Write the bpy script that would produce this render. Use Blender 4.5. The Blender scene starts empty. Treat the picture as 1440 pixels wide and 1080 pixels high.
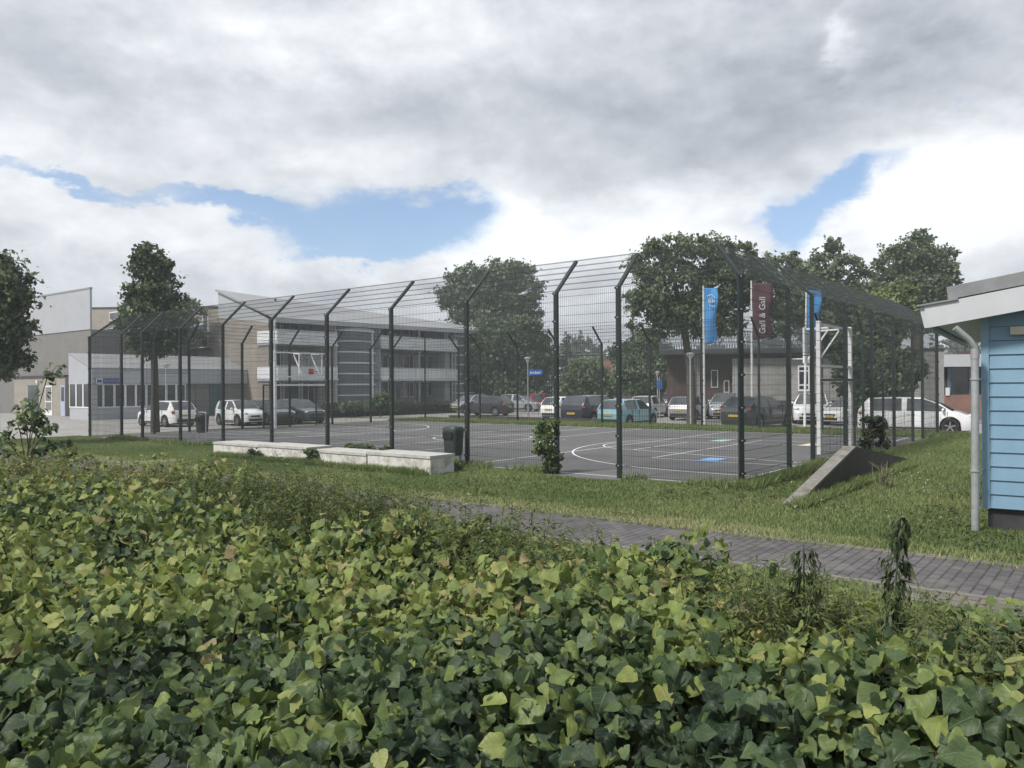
import bpy, math, random
import numpy as np
from mathutils import Vector, Matrix, Euler
random.seed(7); rng = np.random.default_rng(7)
scene = bpy.context.scene
COL = scene.collection
PI = math.pi
# ------------------------------------------------------------------ camera
FPX, CY, ROLL, CAMH = 1108.7, 542.4, -0.0064, 1.9
cam_d = bpy.data.cameras.new('camera'); cam = bpy.data.objects.new('camera', cam_d); COL.objects.link(cam)
cam_d.sensor_width = 36; cam_d.lens = 36*FPX/1440; cam_d.clip_end = 3000; cam_d.clip_start = 0.05
_e = math.atan((CY-540)/FPX)
_r = Vector((math.cos(ROLL), 0, math.sin(ROLL))); _f = Vector((0, math.cos(_e), math.sin(_e)))
_u = _r.cross(_f).normalized(); _f = _u.cross(_r).normalized()
cam.matrix_world = Matrix(((_r.x, _u.x, -_f.x, 0), (_r.y, _u.y, -_f.y, 0), (_r.z, _u.z, -_f.z, CAMH), (0, 0, 0, 1)))
scene.camera = cam

def uv(px, py):
    a, b = px-720, py-CY
    return a*math.cos(ROLL)+b*math.sin(ROLL), -a*math.sin(ROLL)+b*math.cos(ROLL)
def G(px, py, z=0.0):
    """ground point seen at a pixel of the photograph"""
    u, v = uv(px, py); Y = FPX*(CAMH-z)/v
    return Vector((u*Y/FPX, Y, z))
def P(px, py, Y):
    u, v = uv(px, py)
    return Vector((u*Y/FPX, Y, CAMH-v*Y/FPX))
# court frame: s runs along the near fence away to one side, t runs across the court
TH = math.radians(38.17)
O2 = Vector((4.18, 14.40, 0)); A2 = Vector((-math.cos(TH), math.sin(TH), 0)); B2 = Vector((math.sin(TH), math.cos(TH), 0))
def CT(s, t, z=0.0):
    p = O2+A2*s+B2*t; p.z = z
    return p
def ST(p):
    d = Vector((p.x, p.y, 0))-O2
    return d.dot(A2), d.dot(B2)
def on_line(px, p0, d):
    """point of the plan line p0 + k d that shows at picture column px"""
    u, _ = uv(px, CY); q = u/FPX
    k = (q*p0.y-p0.x)/(d.x-q*d.y)
    return p0+d*k, k
def zat(py, px, Y):
    return P(px, py, Y).z
ROT_B = math.atan2(B2.y, B2.x)   # local x along b
# ------------------------------------------------------------------ materials
def nodes_of(m):
    m.use_nodes = True
    return m.node_tree.nodes, m.node_tree.links
def mat(name, color, rough=0.6, var=0.12, scale=6.0, metallic=0.0, bump=0.0, bscale=60.0, spec=0.5, dirt=None, dscale=1.2, damt=0.0, coat=0.0):
    """painted or mineral surface with an uneven tone; dirt = a second colour laid on in patches"""
    m = bpy.data.materials.new(name); n, l = nodes_of(m); b = n['Principled BSDF']
    b.inputs['Roughness'].default_value = rough; b.inputs['Metallic'].default_value = metallic
    b.inputs['Specular IOR Level'].default_value = spec; b.inputs['Coat Weight'].default_value = coat
    tc = n.new('ShaderNodeTexCoord')
    nz = n.new('ShaderNodeTexNoise'); nz.inputs['Scale'].default_value = scale; nz.inputs['Detail'].default_value = 6; nz.inputs['Roughness'].default_value = .62
    l.new(tc.outputs['Object'], nz.inputs['Vector'])
    mr = n.new('ShaderNodeMapRange'); mr.inputs['From Min'].default_value = .3; mr.inputs['From Max'].default_value = .7
    mr.inputs['To Min'].default_value = 1-var; mr.inputs['To Max'].default_value = 1+var
    l.new(nz.outputs['Fac'], mr.inputs['Value'])
    mul = n.new('ShaderNodeMix'); mul.data_type = 'RGBA'; mul.blend_type = 'MULTIPLY'; mul.inputs['Factor'].default_value = 1
    mul.inputs['A'].default_value = (*color, 1); l.new(mr.outputs['Result'], mul.inputs['B'])
    out = mul.outputs['Result']
    if dirt:
        n2 = n.new('ShaderNodeTexNoise'); n2.inputs['Scale'].default_value = dscale; n2.inputs['Detail'].default_value = 8; n2.inputs['Roughness'].default_value = .7
        l.new(tc.outputs['Object'], n2.inputs['Vector'])
        r2 = n.new('ShaderNodeMapRange'); r2.inputs['From Min'].default_value = .48; r2.inputs['From Max'].default_value = .68; r2.inputs['To Max'].default_value = damt
        l.new(n2.outputs['Fac'], r2.inputs['Value'])
        mx = n.new('ShaderNodeMix'); mx.data_type = 'RGBA'; l.new(r2.outputs['Result'], mx.inputs['Factor']); l.new(out, mx.inputs['A']); mx.inputs['B'].default_value = (*dirt, 1)
        out = mx.outputs['Result']
    l.new(out, b.inputs['Base Color'])
    if bump:
        n3 = n.new('ShaderNodeTexNoise'); n3.inputs['Scale'].default_value = bscale; n3.inputs['Detail'].default_value = 4
        l.new(tc.outputs['Object'], n3.inputs['Vector'])
        bp = n.new('ShaderNodeBump'); bp.inputs['Strength'].default_value = bump; bp.inputs['Distance'].default_value = .01
        l.new(n3.outputs['Fac'], bp.inputs['Height']); l.new(bp.outputs['Normal'], b.inputs['Normal'])
    return m
def brick_mat(name, c1, c2, mortar, w, h, msize, rot=0.0, axis='XZ', offset=.5, rough=.85, var=.25, patch=None, pamt=0.0):
    m = bpy.data.materials.new(name); n, l = nodes_of(m); b = n['Principled BSDF']; b.inputs['Roughness'].default_value = rough
    tc = n.new('ShaderNodeTexCoord'); mp = n.new('ShaderNodeMapping')
    src = tc.outputs['Object']
    if axis != 'XY':
        sx = n.new('ShaderNodeSeparateXYZ'); cx = n.new('ShaderNodeCombineXYZ'); l.new(src, sx.inputs[0])
        l.new(sx.outputs['X' if axis == 'XZ' else 'Y'], cx.inputs['X']); l.new(sx.outputs['Z'], cx.inputs['Y']); src = cx.outputs[0]
    mp.inputs['Rotation'].default_value = (0, 0, rot); l.new(src, mp.inputs['Vector'])
    bt = n.new('ShaderNodeTexBrick'); bt.offset = offset
    bt.inputs['Scale'].default_value = 1; bt.inputs['Brick Width'].default_value = w; bt.inputs['Row Height'].default_value = h; bt.inputs['Mortar Size'].default_value = msize
    bt.inputs['Color1'].default_value = (*c1, 1); bt.inputs['Color2'].default_value = (*c2, 1); bt.inputs['Mortar'].default_value = (*mortar, 1)
    l.new(mp.outputs[0], bt.inputs['Vector'])
    nz = n.new('ShaderNodeTexNoise'); nz.inputs['Scale'].default_value = .9; nz.inputs['Detail'].default_value = 8; nz.inputs['Roughness'].default_value = .7; l.new(tc.outputs['Object'], nz.inputs['Vector'])
    mr = n.new('ShaderNodeMapRange'); mr.inputs['From Min'].default_value = .3; mr.inputs['From Max'].default_value = .7; mr.inputs['To Min'].default_value = 1-var; mr.inputs['To Max'].default_value = 1+var
    l.new(nz.outputs['Fac'], mr.inputs['Value'])
    mul = n.new('ShaderNodeMix'); mul.data_type = 'RGBA'; mul.blend_type = 'MULTIPLY'; mul.inputs['Factor'].default_value = 1
    l.new(bt.outputs['Color'], mul.inputs['A']); l.new(mr.outputs['Result'], mul.inputs['B'])
    out = mul.outputs['Result']
    if patch:
        n2 = n.new('ShaderNodeTexNoise'); n2.inputs['Scale'].default_value = 1.7; n2.inputs['Detail'].default_value = 9; n2.inputs['Roughness'].default_value = .75; l.new(tc.outputs['Object'], n2.inputs['Vector'])
        r2 = n.new('ShaderNodeMapRange'); r2.inputs['From Min'].default_value = .5; r2.inputs['From Max'].default_value = .66; r2.inputs['To Max'].default_value = pamt; l.new(n2.outputs['Fac'], r2.inputs['Value'])
        mx = n.new('ShaderNodeMix'); mx.data_type = 'RGBA'; l.new(r2.outputs['Result'], mx.inputs['Factor']); l.new(out, mx.inputs['A']); mx.inputs['B'].default_value = (*patch, 1); out = mx.outputs['Result']
    l.new(out, b.inputs['Base Color'])
    bp = n.new('ShaderNodeBump'); bp.inputs['Strength'].default_value = .5; bp.inputs['Distance'].default_value = .006; bp.invert = True
    l.new(bt.outputs['Fac'], bp.inputs['Height']); l.new(bp.outputs['Normal'], b.inputs['Normal'])
    return m
def leaf_mat(name, stops, rough=.5, trans=.3, veins=False, spec=.35):
    """leaves: colour from each leaf's own 'tint' value, thin-sheet light let through"""
    m = bpy.data.materials.new(name); n, l = nodes_of(m); b = n['Principled BSDF']; o = n['Material Output']
    b.inputs['Roughness'].default_value = rough; b.inputs['Specular IOR Level'].default_value = spec
    at = n.new('ShaderNodeAttribute'); at.attribute_name = 'tint'
    cr = n.new('ShaderNodeValToRGB'); els = cr.color_ramp.elements
    while len(els) < len(stops): els.new(.5)
    for e, (p, c) in zip(els, stops): e.position = p; e.color = (*c, 1)
    l.new(at.outputs['Fac'], cr.inputs['Fac']); out = cr.outputs['Color']
    tc = n.new('ShaderNodeTexCoord'); nz = n.new('ShaderNodeTexNoise'); nz.inputs['Scale'].default_value = 35; nz.inputs['Detail'].default_value = 3; l.new(tc.outputs['Object'], nz.inputs['Vector'])
    mr = n.new('ShaderNodeMapRange'); mr.inputs['From Min'].default_value = .3; mr.inputs['From Max'].default_value = .7; mr.inputs['To Min'].default_value = .78; mr.inputs['To Max'].default_value = 1.2; l.new(nz.outputs['Fac'], mr.inputs['Value'])
    mul = n.new('ShaderNodeMix'); mul.data_type = 'RGBA'; mul.blend_type = 'MULTIPLY'; mul.inputs['Factor'].default_value = 1; l.new(out, mul.inputs['A']); l.new(mr.outputs['Result'], mul.inputs['B']); out = mul.outputs['Result']
    if veins:
        av = n.new('ShaderNodeAttribute'); av.attribute_name = 'leafuv'; sp = n.new('ShaderNodeSeparateXYZ'); l.new(av.outputs['Vector'], sp.inputs[0])
        ab = n.new('ShaderNodeMath'); ab.operation = 'ABSOLUTE'; l.new(sp.outputs['Y'], ab.inputs[0])
        c1 = n.new('ShaderNodeMath'); c1.operation = 'MULTIPLY_ADD'; l.new(ab.outputs[0], c1.inputs[0]); c1.inputs[1].default_value = -.9; l.new(sp.outputs['X'], c1.inputs[2])
        c2 = n.new('ShaderNodeMath'); c2.operation = 'MULTIPLY'; l.new(c1.outputs[0], c2.inputs[0]); c2.inputs[1].default_value = 27
        c3 = n.new('ShaderNodeMath'); c3.operation = 'SINE'; l.new(c2.outputs[0], c3.inputs[0])
        c4 = n.new('ShaderNodeMapRange'); c4.inputs['From Min'].default_value = .8; c4.inputs['From Max'].default_value = 1; l.new(c3.outputs[0], c4.inputs['Value'])
        mid = n.new('ShaderNodeMapRange'); mid.inputs['From Min'].default_value = .035; mid.inputs['From Max'].default_value = .01; l.new(ab.outputs[0], mid.inputs['Value'])
        mxm = n.new('ShaderNodeMath'); mxm.operation = 'MAXIMUM'; l.new(c4.outputs[0], mxm.inputs[0]); l.new(mid.outputs[0], mxm.inputs[1])
        fc = n.new('ShaderNodeMath'); fc.operation = 'MULTIPLY'; l.new(mxm.outputs[0], fc.inputs[0]); fc.inputs[1].default_value = .15
        li = n.new('ShaderNodeMix'); li.data_type = 'RGBA'; l.new(fc.outputs[0], li.inputs['Factor']); l.new(out, li.inputs['A']); li.inputs['B'].default_value = (.2, .26, .09, 1); out = li.outputs['Result']
        bp = n.new('ShaderNodeBump'); bp.inputs['Strength'].default_value = .35; bp.inputs['Distance'].default_value = .003; bp.invert = True; l.new(mxm.outputs[0], bp.inputs['Height']); l.new(bp.outputs['Normal'], b.inputs['Normal'])
    l.new(out, b.inputs['Base Color'])
    tr = n.new('ShaderNodeBsdfTranslucent'); hs = n.new('ShaderNodeHueSaturation'); hs.inputs['Saturation'].default_value = 1.1; hs.inputs['Value'].default_value = 1.3; l.new(out, hs.inputs['Color']); l.new(hs.outputs[0], tr.inputs['Color'])
    mx = n.new('ShaderNodeMixShader'); mx.inputs[0].default_value = trans; l.new(b.outputs[0], mx.inputs[1]); l.new(tr.outputs[0], mx.inputs[2]); l.new(mx.outputs[0], o.inputs['Surface'])
    return m
def glass_mat(name, color, rough=.06, spec=.8):
    """window glass in front of a dark interior"""
    m = bpy.data.materials.new(name); n, l = nodes_of(m); b = n['Principled BSDF']
    tc = n.new('ShaderNodeTexCoord'); nz = n.new('ShaderNodeTexNoise'); nz.inputs['Scale'].default_value = .9; nz.inputs['Detail'].default_value = 3; l.new(tc.outputs['Object'], nz.inputs['Vector'])
    cr = n.new('ShaderNodeValToRGB'); cr.color_ramp.elements[0].position = .35; cr.color_ramp.elements[1].position = .7
    cr.color_ramp.elements[0].color = (*[c*.6 for c in color], 1); cr.color_ramp.elements[1].color = (*[c*1.5 for c in color], 1)
    l.new(nz.outputs['Fac'], cr.inputs['Fac']); l.new(cr.outputs['Color'], b.inputs['Base Color'])
    b.inputs['Roughness'].default_value = rough; b.inputs['Specular IOR Level'].default_value = spec; b.inputs['IOR'].default_value = 1.55
    return m
# ------------------------------------------------------------------ mesh building
class MB:
    def __init__(s): s.v = []; s.f = []; s.m = []
    def add(s, vs, fs, mi=0):
        o = len(s.v); s.v.extend([tuple(p) for p in vs]); s.f.extend([tuple(i+o for i in f) for f in fs]); s.m.extend([mi]*len(fs)); return s
    def box(s, x0, x1, y0, y1, z0, z1, mi=0):
        return s.add([(x0,y0,z0),(x1,y0,z0),(x1,y1,z0),(x0,y1,z0),(x0,y0,z1),(x1,y0,z1),(x1,y1,z1),(x0,y1,z1)],
                     [(3,2,1,0),(4,5,6,7),(0,1,5,4),(1,2,6,5),(2,3,7,6),(3,0,4,7)], mi)
    def bar(s, p, q, w, h, mi=0, up=(0,0,1), caps=True):
        p, q = Vector(p), Vector(q); d = (q-p).normalized(); u = Vector(up)
        if abs(d.dot(u)) > .95: u = Vector((0,1,0))
        x = d.cross(u).normalized(); y = x.cross(d)
        vs = [e+x*(a*w/2)+y*(b*h/2) for e in (p, q) for a, b in ((-1,-1),(1,-1),(1,1),(-1,1))]
        fs = [(0,1,5,4),(1,2,6,5),(2,3,7,6),(3,0,4,7)]+([(3,2,1,0),(4,5,6,7)] if caps else [])
        return s.add(vs, fs, mi)
    def tube(s, pts, rad, n=8, mi=0, caps=True):
        pts = [Vector(p) for p in pts]; rad = rad if hasattr(rad, '__len__') else [rad]*len(pts)
        vs = []; ref = Vector((.13, .97, .21))
        for i, p in enumerate(pts):
            d = (pts[min(i+1, len(pts)-1)]-pts[max(i-1, 0)]).normalized()
            x = d.cross(ref if abs(d.dot(ref)) < .93 else Vector((1,0,0))).normalized(); y = d.cross(x)
            vs += [p+(x*math.cos(2*PI*k/n)+y*math.sin(2*PI*k/n))*rad[i] for k in range(n)]
        fs = [(i*n+k, i*n+(k+1)%n, (i+1)*n+(k+1)%n, (i+1)*n+k) for i in range(len(pts)-1) for k in range(n)]
        if caps: fs += [tuple(range(n-1, -1, -1)), tuple((len(pts)-1)*n+k for k in range(n))]
        return s.add(vs, fs, mi)
    def prism(s, poly, z0, z1, mi=0, plane='XY'):
        """poly extruded; plane XY along z, XZ along y, YZ along x"""
        n = len(poly)
        mk = {'XY': lambda a, b, c: (a, b, c), 'XZ': lambda a, b, c: (a, c, b), 'YZ': lambda a, b, c: (c, a, b)}[plane]
        vs = [mk(a, b, z0) for a, b in poly]+[mk(a, b, z1) for a, b in poly]
        return s.add(vs, [tuple(range(n-1,-1,-1)), tuple(range(n, 2*n))]+[(i, (i+1)%n, n+(i+1)%n, n+i) for i in range(n)], mi)
    def lathe(s, prof, n=16, c=(0,0,0), axis='Z', mi=0):
        mk = {'Z': lambda r, a, z: (c[0]+r*math.cos(a), c[1]+r*math.sin(a), c[2]+z), 'Y': lambda r, a, z: (c[0]+r*math.cos(a), c[1]+z, c[2]+r*math.sin(a))}[axis]
        vs = [mk(r, 2*PI*k/n, z) for r, z in prof for k in range(n)]
        return s.add(vs, [(i*n+k, i*n+(k+1)%n, (i+1)*n+(k+1)%n, (i+1)*n+k) for i in range(len(prof)-1) for k in range(n)], mi)
    def ball(s, c, r, nu=10, nv=7, mi=0):
        prof = [(max(1e-4, math.sin(PI*i/nv)), -math.cos(PI*i/nv)) for i in range(nv+1)]
        vs = [(c[0]+r[0]*p*math.cos(2*PI*k/nu), c[1]+r[1]*p*math.sin(2*PI*k/nu), c[2]+r[2]*z) for p, z in prof for k in range(nu)]
        return s.add(vs, [(i*nu+k, i*nu+(k+1)%nu, (i+1)*nu+(k+1)%nu, (i+1)*nu+k) for i in range(nv) for k in range(nu)], mi)
    def mesh(s, name, mats, smooth=None):
        me = bpy.data.meshes.new(name); me.from_pydata(s.v, [], s.f)
        for m in (mats if isinstance(mats, (list, tuple)) else [mats]): me.materials.append(m)
        me.polygons.foreach_set('material_index', s.m)
        if smooth is not None:
            me.polygons.foreach_set('use_smooth', [True]*len(s.f)); me.update()
            me.set_sharp_from_angle(angle=math.radians(smooth))
        me.update(); return me
    def build(s, name, mats, parent=None, smooth=None):
        return link(name, s.mesh(name, mats, smooth), parent)
def link(name, me, parent=None):
    o = bpy.data.objects.new(name, me); COL.objects.link(o)
    if parent is not None: o.parent = parent
    return o
def np_mesh(name, V, F, material, attrs=None, smooth=True):
    """big mesh from arrays; F (n,k) all of one size; attrs {name: per-vertex array}"""
    me = bpy.data.meshes.new(name); k = F.shape[1]
    me.vertices.add(len(V)); me.vertices.foreach_set('co', V.astype(np.float32).ravel())
    me.loops.add(F.size); me.loops.foreach_set('vertex_index', F.astype(np.int32).ravel())
    me.polygons.add(len(F)); me.polygons.foreach_set('loop_start', np.arange(0, F.size, k, dtype=np.int32)); 
    me.polygons.foreach_set('use_smooth', np.full(len(F), smooth, dtype=bool))
    for a, val in (attrs or {}).items():
        if val.ndim == 1:
            at = me.attributes.new(a, 'FLOAT', 'POINT'); at.data.foreach_set('value', val.astype(np.float32))
        else:
            at = me.attributes.new(a, 'FLOAT_VECTOR', 'POINT'); at.data.foreach_set('vector', val.astype(np.float32).ravel())
    me.materials.append(material); me.update(calc_edges=True); return me
def thing(name, label, cat, loc=(0,0,0), rz=0.0, group=None):
    o = bpy.data.objects.new(name, None); COL.objects.link(o); o.location = loc; o.rotation_euler = (0, 0, rz); o.empty_display_size = .2
    return tag(o, label, cat, group)
def tag(o, label, cat, group=None):
    o['label'] = label; o['category'] = cat
    if group: o['group'] = group
    return o
def struct(o, kind='structure', label=None, cat=None):
    o['kind'] = kind
    if label: o['label'] = label
    if cat: o['category'] = cat
    return o
def copy_tree(o, parent=None):
    c = o.copy(); COL.objects.link(c)
    if parent is not None: c.parent = parent
    for ch in list(o.children): copy_tree(ch, c)
    return c
# ------------------------------------------------------------------ leaves
def leaf_template(kind):
    if kind == 'heart':
        rows = [(-.10, .20, .06), (.06, .42, .05), (.28, .50, .0), (.55, .40, .0), (.80, .19, .0), (1.0, .02, -.0)]
        V = []; UVs = []
        for i, (u, w, _) in enumerate(rows):
            for c in (-1, -.5, 0, .5, 1):
                uu = u
                if i == 0: uu = {0: .05, .5: -.08, 1: -.06}[abs(c)]
                z = .10*abs(c)*(w/.5)-.16*(uu-.25)**2-.03*(abs(c) == 1)
                V.append((uu, w*c, z)); UVs.append((uu, w*c, 0))
        F = [(i*5+j, i*5+j+1, (i+1)*5+j+1, (i+1)*5+j) for i in range(5) for j in range(4)]
    elif kind == 'heart_fine':
        rows = [(-.10, .20), (-.03, .35), (.06, .44), (.18, .50), (.32, .49), (.48, .43), (.64, .33), (.80, .19), (.92, .08), (1.0, .012)]
        V = []; UVs = []
        for i, (u, w) in enumerate(rows):
            for c in (-1, -.66, -.33, 0, .33, .66, 1):
                uu = u
                if i == 0: uu = {0: .06, .33: -.03, .66: -.09, 1: -.06}[abs(c)]
                elif i == 1: uu = {0: .08, .33: .0, .66: -.035, 1: -.02}[abs(c)]
                elif i == 2: uu = {0: .11}.get(abs(c), u)
                V.append((uu, w*c, .10*abs(c)*(w/.5)-.16*(uu-.25)**2-.03*(abs(c) == 1))); UVs.append((uu, w*c, 0))
        F = [(i*7+j, i*7+j+1, (i+1)*7+j+1, (i+1)*7+j) for i in range(9) for j in range(6)]
    elif kind == 'heart_low':
        rows = [(-.05, .26), (.18, .48), (.5, .42), (1.0, .03)]
        V = []; UVs = []
        for i, (u, w) in enumerate(rows):
            for c in (-1, 0, 1):
                uu = .06 if (i == 0 and c == 0) else u
                V.append((uu, w*c, .10*abs(c)*(w/.5)-.16*(uu-.25)**2)); UVs.append((uu, w*c, 0))
        F = [(i*3+j, i*3+j+1, (i+1)*3+j+1, (i+1)*3+j) for i in range(3) for j in range(2)]
    elif kind == 'blade':
        V = [(0, -.02, 0), (0, .02, 0), (.6, .014, .05), (.6, -.014, .05), (1, 0, -.10), (1, .002, -.10)]; UVs = [(a, b, 0) for a, b, _ in V]
        F = [(0, 1, 2, 3), (3, 2, 5, 4)]
    elif kind == 'lance':
        V = [(0, 0, 0), (.35, -.13, .03), (.35, .13, .03), (1, 0, -.12)]; UVs = [(a, b, 0) for a, b, _ in V]
        F = [(0, 1, 3, 2)]
    else:  # 'quad' small tree leaf
        V = [(0, 0, 0), (.5, -.36, .06), (.5, .36, .06), (1, 0, -.05)]; UVs = [(a, b, 0) for a, b, _ in V]
        F = [(0, 1, 3, 2)]
    return np.array(V, float), np.array(F), np.array(UVs, float)
def leaves_mesh(name, pos, D, N, size, tint, kind, material, jitter=.0, droop=None):
    T, F, U = leaf_template(kind); n, k = len(pos), len(T)
    D = D/np.linalg.norm(D, axis=1, keepdims=True)
    S = np.cross(N, D); S /= np.linalg.norm(S, axis=1, keepdims=True)+1e-9; N = np.cross(D, S)
    wj = rng.uniform(.72, 1.18, (n, 1)); cz = np.where(rng.random((n, 1)) < .25, rng.uniform(2.5, 5.5, (n, 1)), rng.uniform(-1.2, 2.6, (n, 1)))
    loc = T[None, :, :]
    if kind.startswith('heart'):      # each leaf bent and waved in its own way
        U0, W0 = T[:, 0], T[:, 1]; loc = np.repeat(T[None], n, 0).copy()
        ph = rng.uniform(0, 2*PI, (n, 1)); loc[..., 2] += rng.uniform(0, .07, (n, 1))*np.sin(U0[None]*7+W0[None]*5+ph)+rng.normal(0, .22, (n, 1))*W0[None]*U0[None]
        loc[..., 1] *= 1+rng.uniform(-.22, .22, (n, 1))*np.sin(U0[None]*9+ph)+rng.normal(0, .035, loc.shape[:2]); loc[..., 1] += rng.normal(0, .14, (n, 1))*U0[None]**2
    V = pos[:, None, :]+size[:, None, None]*(loc[..., 0:1]*D[:, None, :]+(loc[..., 1:2]*wj[:, :, None])*S[:, None, :]+(loc[..., 2:3]*cz[:, :, None])*N[:, None, :])
    if jitter: V = V+rng.normal(0, jitter, V.shape)*size[:, None, None]
    FF = (F[None]+(np.arange(n)*k)[:, None, None]).reshape(-1, F.shape[1])
    at = {'tint': np.repeat(tint, k)}
    if kind.startswith('heart'): at['leafuv'] = np.tile(U, (n, 1))
    return np_mesh(name, V.reshape(-1, 3), FF, material, at)
def unit(n):
    v = rng.normal(size=(n, 3)); return v/np.linalg.norm(v, axis=1, keepdims=True)
# ================================================================== sky and sun
w = bpy.data.worlds.new("World"); scene.world = w; w.use_nodes = True
wn, wl = w.node_tree.nodes, w.node_tree.links
SUN_EL, SUN_AZ = math.radians(50), math.atan2(-.82, -.57)
sky = wn.new('ShaderNodeTexSky'); sky.sky_type = 'NISHITA'; sky.sun_disc = False; sky.sun_elevation = SUN_EL; sky.sun_rotation = SUN_AZ % (2*PI)
sky.air_density = 1.0; sky.dust_density = 1.2; sky.ozone_density = 1.2
def M(op, a, b=None, c=None, clamp=False):
    nd = wn.new('ShaderNodeMath'); nd.operation = op; nd.use_clamp = clamp
    for i, x in enumerate((a, b, c)):
        if x is None: continue
        if isinstance(x, (int, float)): nd.inputs[i].default_value = x
        else: wl.new(x, nd.inputs[i])
    return nd.outputs[0]
tc = wn.new('ShaderNodeTexCoord'); sp = wn.new('ShaderNodeSeparateXYZ')
# cloud layer: direction projected on a flat layer gives foreshortened clouds towards the horizon
wl.new(tc.outputs['Generated'], sp.inputs[0])
vx, vy, vz = sp.outputs
az = M('ARCTAN2', vx, vy); el = M('ARCSINE', vz)
cb = wn.new('ShaderNodeCombineXYZ'); wl.new(az, cb.inputs[0]); wl.new(M('MULTIPLY', el, 1.7), cb.inputs[1])
def wnoise(scale, detail, rough, vec=None, dist=0.0, off=(0,0,0)):
    mp = wn.new('ShaderNodeMapping'); mp.inputs['Location'].default_value = off; wl.new(vec or cb.outputs[0], mp.inputs['Vector'])
    nz = wn.new('ShaderNodeTexNoise'); nz.inputs['Scale'].default_value = scale; nz.inputs['Detail'].default_value = detail; nz.inputs['Roughness'].default_value = rough; nz.inputs['Distortion'].default_value = dist
    wl.new(mp.outputs[0], nz.inputs['Vector']); return nz.outputs['Fac']
n_big = wnoise(3.2, 7, .55, off=(3.1, 1.7, 0)); n_edge = wnoise(9.0, 9, .62, off=(7.3, 2.2, 0), dist=.3); n_fine = wnoise(24, 6, .6, off=(1.2, 9.1, 0), dist=.2)
# wobble the coordinates a little so that patch edges billow
ja = M('ADD', M('MULTIPLY_ADD', n_edge, .11, -.055), M('MULTIPLY_ADD', n_fine, .045, -.0225))
jb = M('ADD', M('MULTIPLY_ADD', wnoise(9.0, 9, .62, off=(2.3, 6.2, 4), dist=.3), .09, -.045), M('MULTIPLY_ADD', n_fine, .04, -.02))
az2, el2 = M('ADD', az, ja), M('ADD', el, jb)
def ae(px, py):
    u, v = uv(px, py); a = math.atan2(u, FPX); return a, math.atan(-v*math.cos(a)/FPX)
def blob(px, py, rx, ry, rot=0.0, soft=True, A=None, E=None):
    a, e = ae(px, py); A = A or az2; E = E or el2
    dx, dy = M('SUBTRACT', A, a), M('SUBTRACT', E, e)
    if rot:
        c, s = math.cos(rot), math.sin(rot)
        dx, dy = M('ADD', M('MULTIPLY', dx, c), M('MULTIPLY', dy, s)), M('SUBTRACT', M('MULTIPLY', dy, c), M('MULTIPLY', dx, s))
    q = M('ADD', M('POWER', M('ABSOLUTE', M('MULTIPLY', dx, FPX/rx)), 2.0), M('POWER', M('ABSOLUTE', M('MULTIPLY', dy, FPX/ry)), 2.0))
    return M('EXPONENT', M('MULTIPLY', q, -1.0))
def total(lst):
    acc = None
    for g, wt in lst:
        t = M('MULTIPLY', g, wt); acc = t if acc is None else M('ADD', acc, t)
    return acc
gaps = total([(blob(520, 315, 150, 46, 0.0), 1.35), (blob(640, 300, 60, 32, .25), .7), (blob(330, 285, 110, 14, -.12), .75), (blob(90, 252, 130, 13, -.1), .8), (blob(1190, 272, 88, 22, .45), .95),
              (blob(1105, 325, 42, 44, 0), .95), (blob(1355, 140, 34, 12, 0), .42), (blob(500, 355, 80, 16, 0), .6), (blob(285, 400, 60, 16, 0), .32)])
gfac = wn.new('ShaderNodeMapRange'); gfac.interpolation_type = 'SMOOTHSTEP'; gfac.inputs['From Min'].default_value = .24; gfac.inputs['From Max'].default_value = .92
wl.new(M('ADD', gaps, M('ADD', M('MULTIPLY_ADD', n_fine, .22, -.11), M('MULTIPLY_ADD', n_edge, .36, -.18))), gfac.inputs['Value'])
# brightness of the cloud deck
br = total([(blob(705, 320, 60, 55), .42), (blob(690, 360, 90, 40), .22), (blob(960, 300, 150, 62, -.05), .30), (blob(860, 345, 200, 40), .16), (blob(1360, 275, 170, 85, .45), .40), (blob(1300, 330, 160, 60), .12),
            (blob(190, 300, 240, 55, -.1), .19), (blob(560, 375, 260, 34), .16), (blob(60, 380, 220, 70), .04), (blob(360, 215, 420, 42, -.03), .12), (blob(400, 60, 260, 60, .1), .13), (blob(650, 60, 180, 110), .07), (blob(1190, 62, 14, 48), .22),
            (blob(1060, 160, 210, 100, -.1), -.15), (blob(950, 230, 170, 50, -.1), -.09), (blob(1340, 60, 220, 80, 0), -.10), (blob(860, 90, 70, 70), -.05), (blob(680, 190, 110, 100), -.09), (blob(200, 130, 420, 45), -.07), (blob(1400, 360, 130, 60), -.10), (blob(200, 400, 220, 30), -.04)])
val = M('ADD', M('ADD', M('ADD', M('MULTIPLY', br, 1.15), .535), M('MULTIPLY_ADD', n_big, .26, -.13)), M('ADD', M('MULTIPLY_ADD', n_edge, .28, -.14), M('MULTIPLY_ADD', n_fine, .16, -.08)))
m_a = wnoise(5.2, 7, .54, off=(4.4, 8.2, 1), dist=.25); m_b = wnoise(5.2, 7, .54, off=(4.42, 8.265, 1), dist=.25)
val = M('ADD', val, M('MULTIPLY', M('SUBTRACT', m_a, m_b), .55))
m_c = wnoise(13, 6, .55, off=(1.4, 3.2, 1), dist=.2); m_d = wnoise(13, 6, .55, off=(1.41, 3.23, 1), dist=.2)
val = M('ADD', val, M('MULTIPLY', M('SUBTRACT', m_c, m_d), .30))
val = M('MAXIMUM', M('MINIMUM', val, .92), .08)
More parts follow.
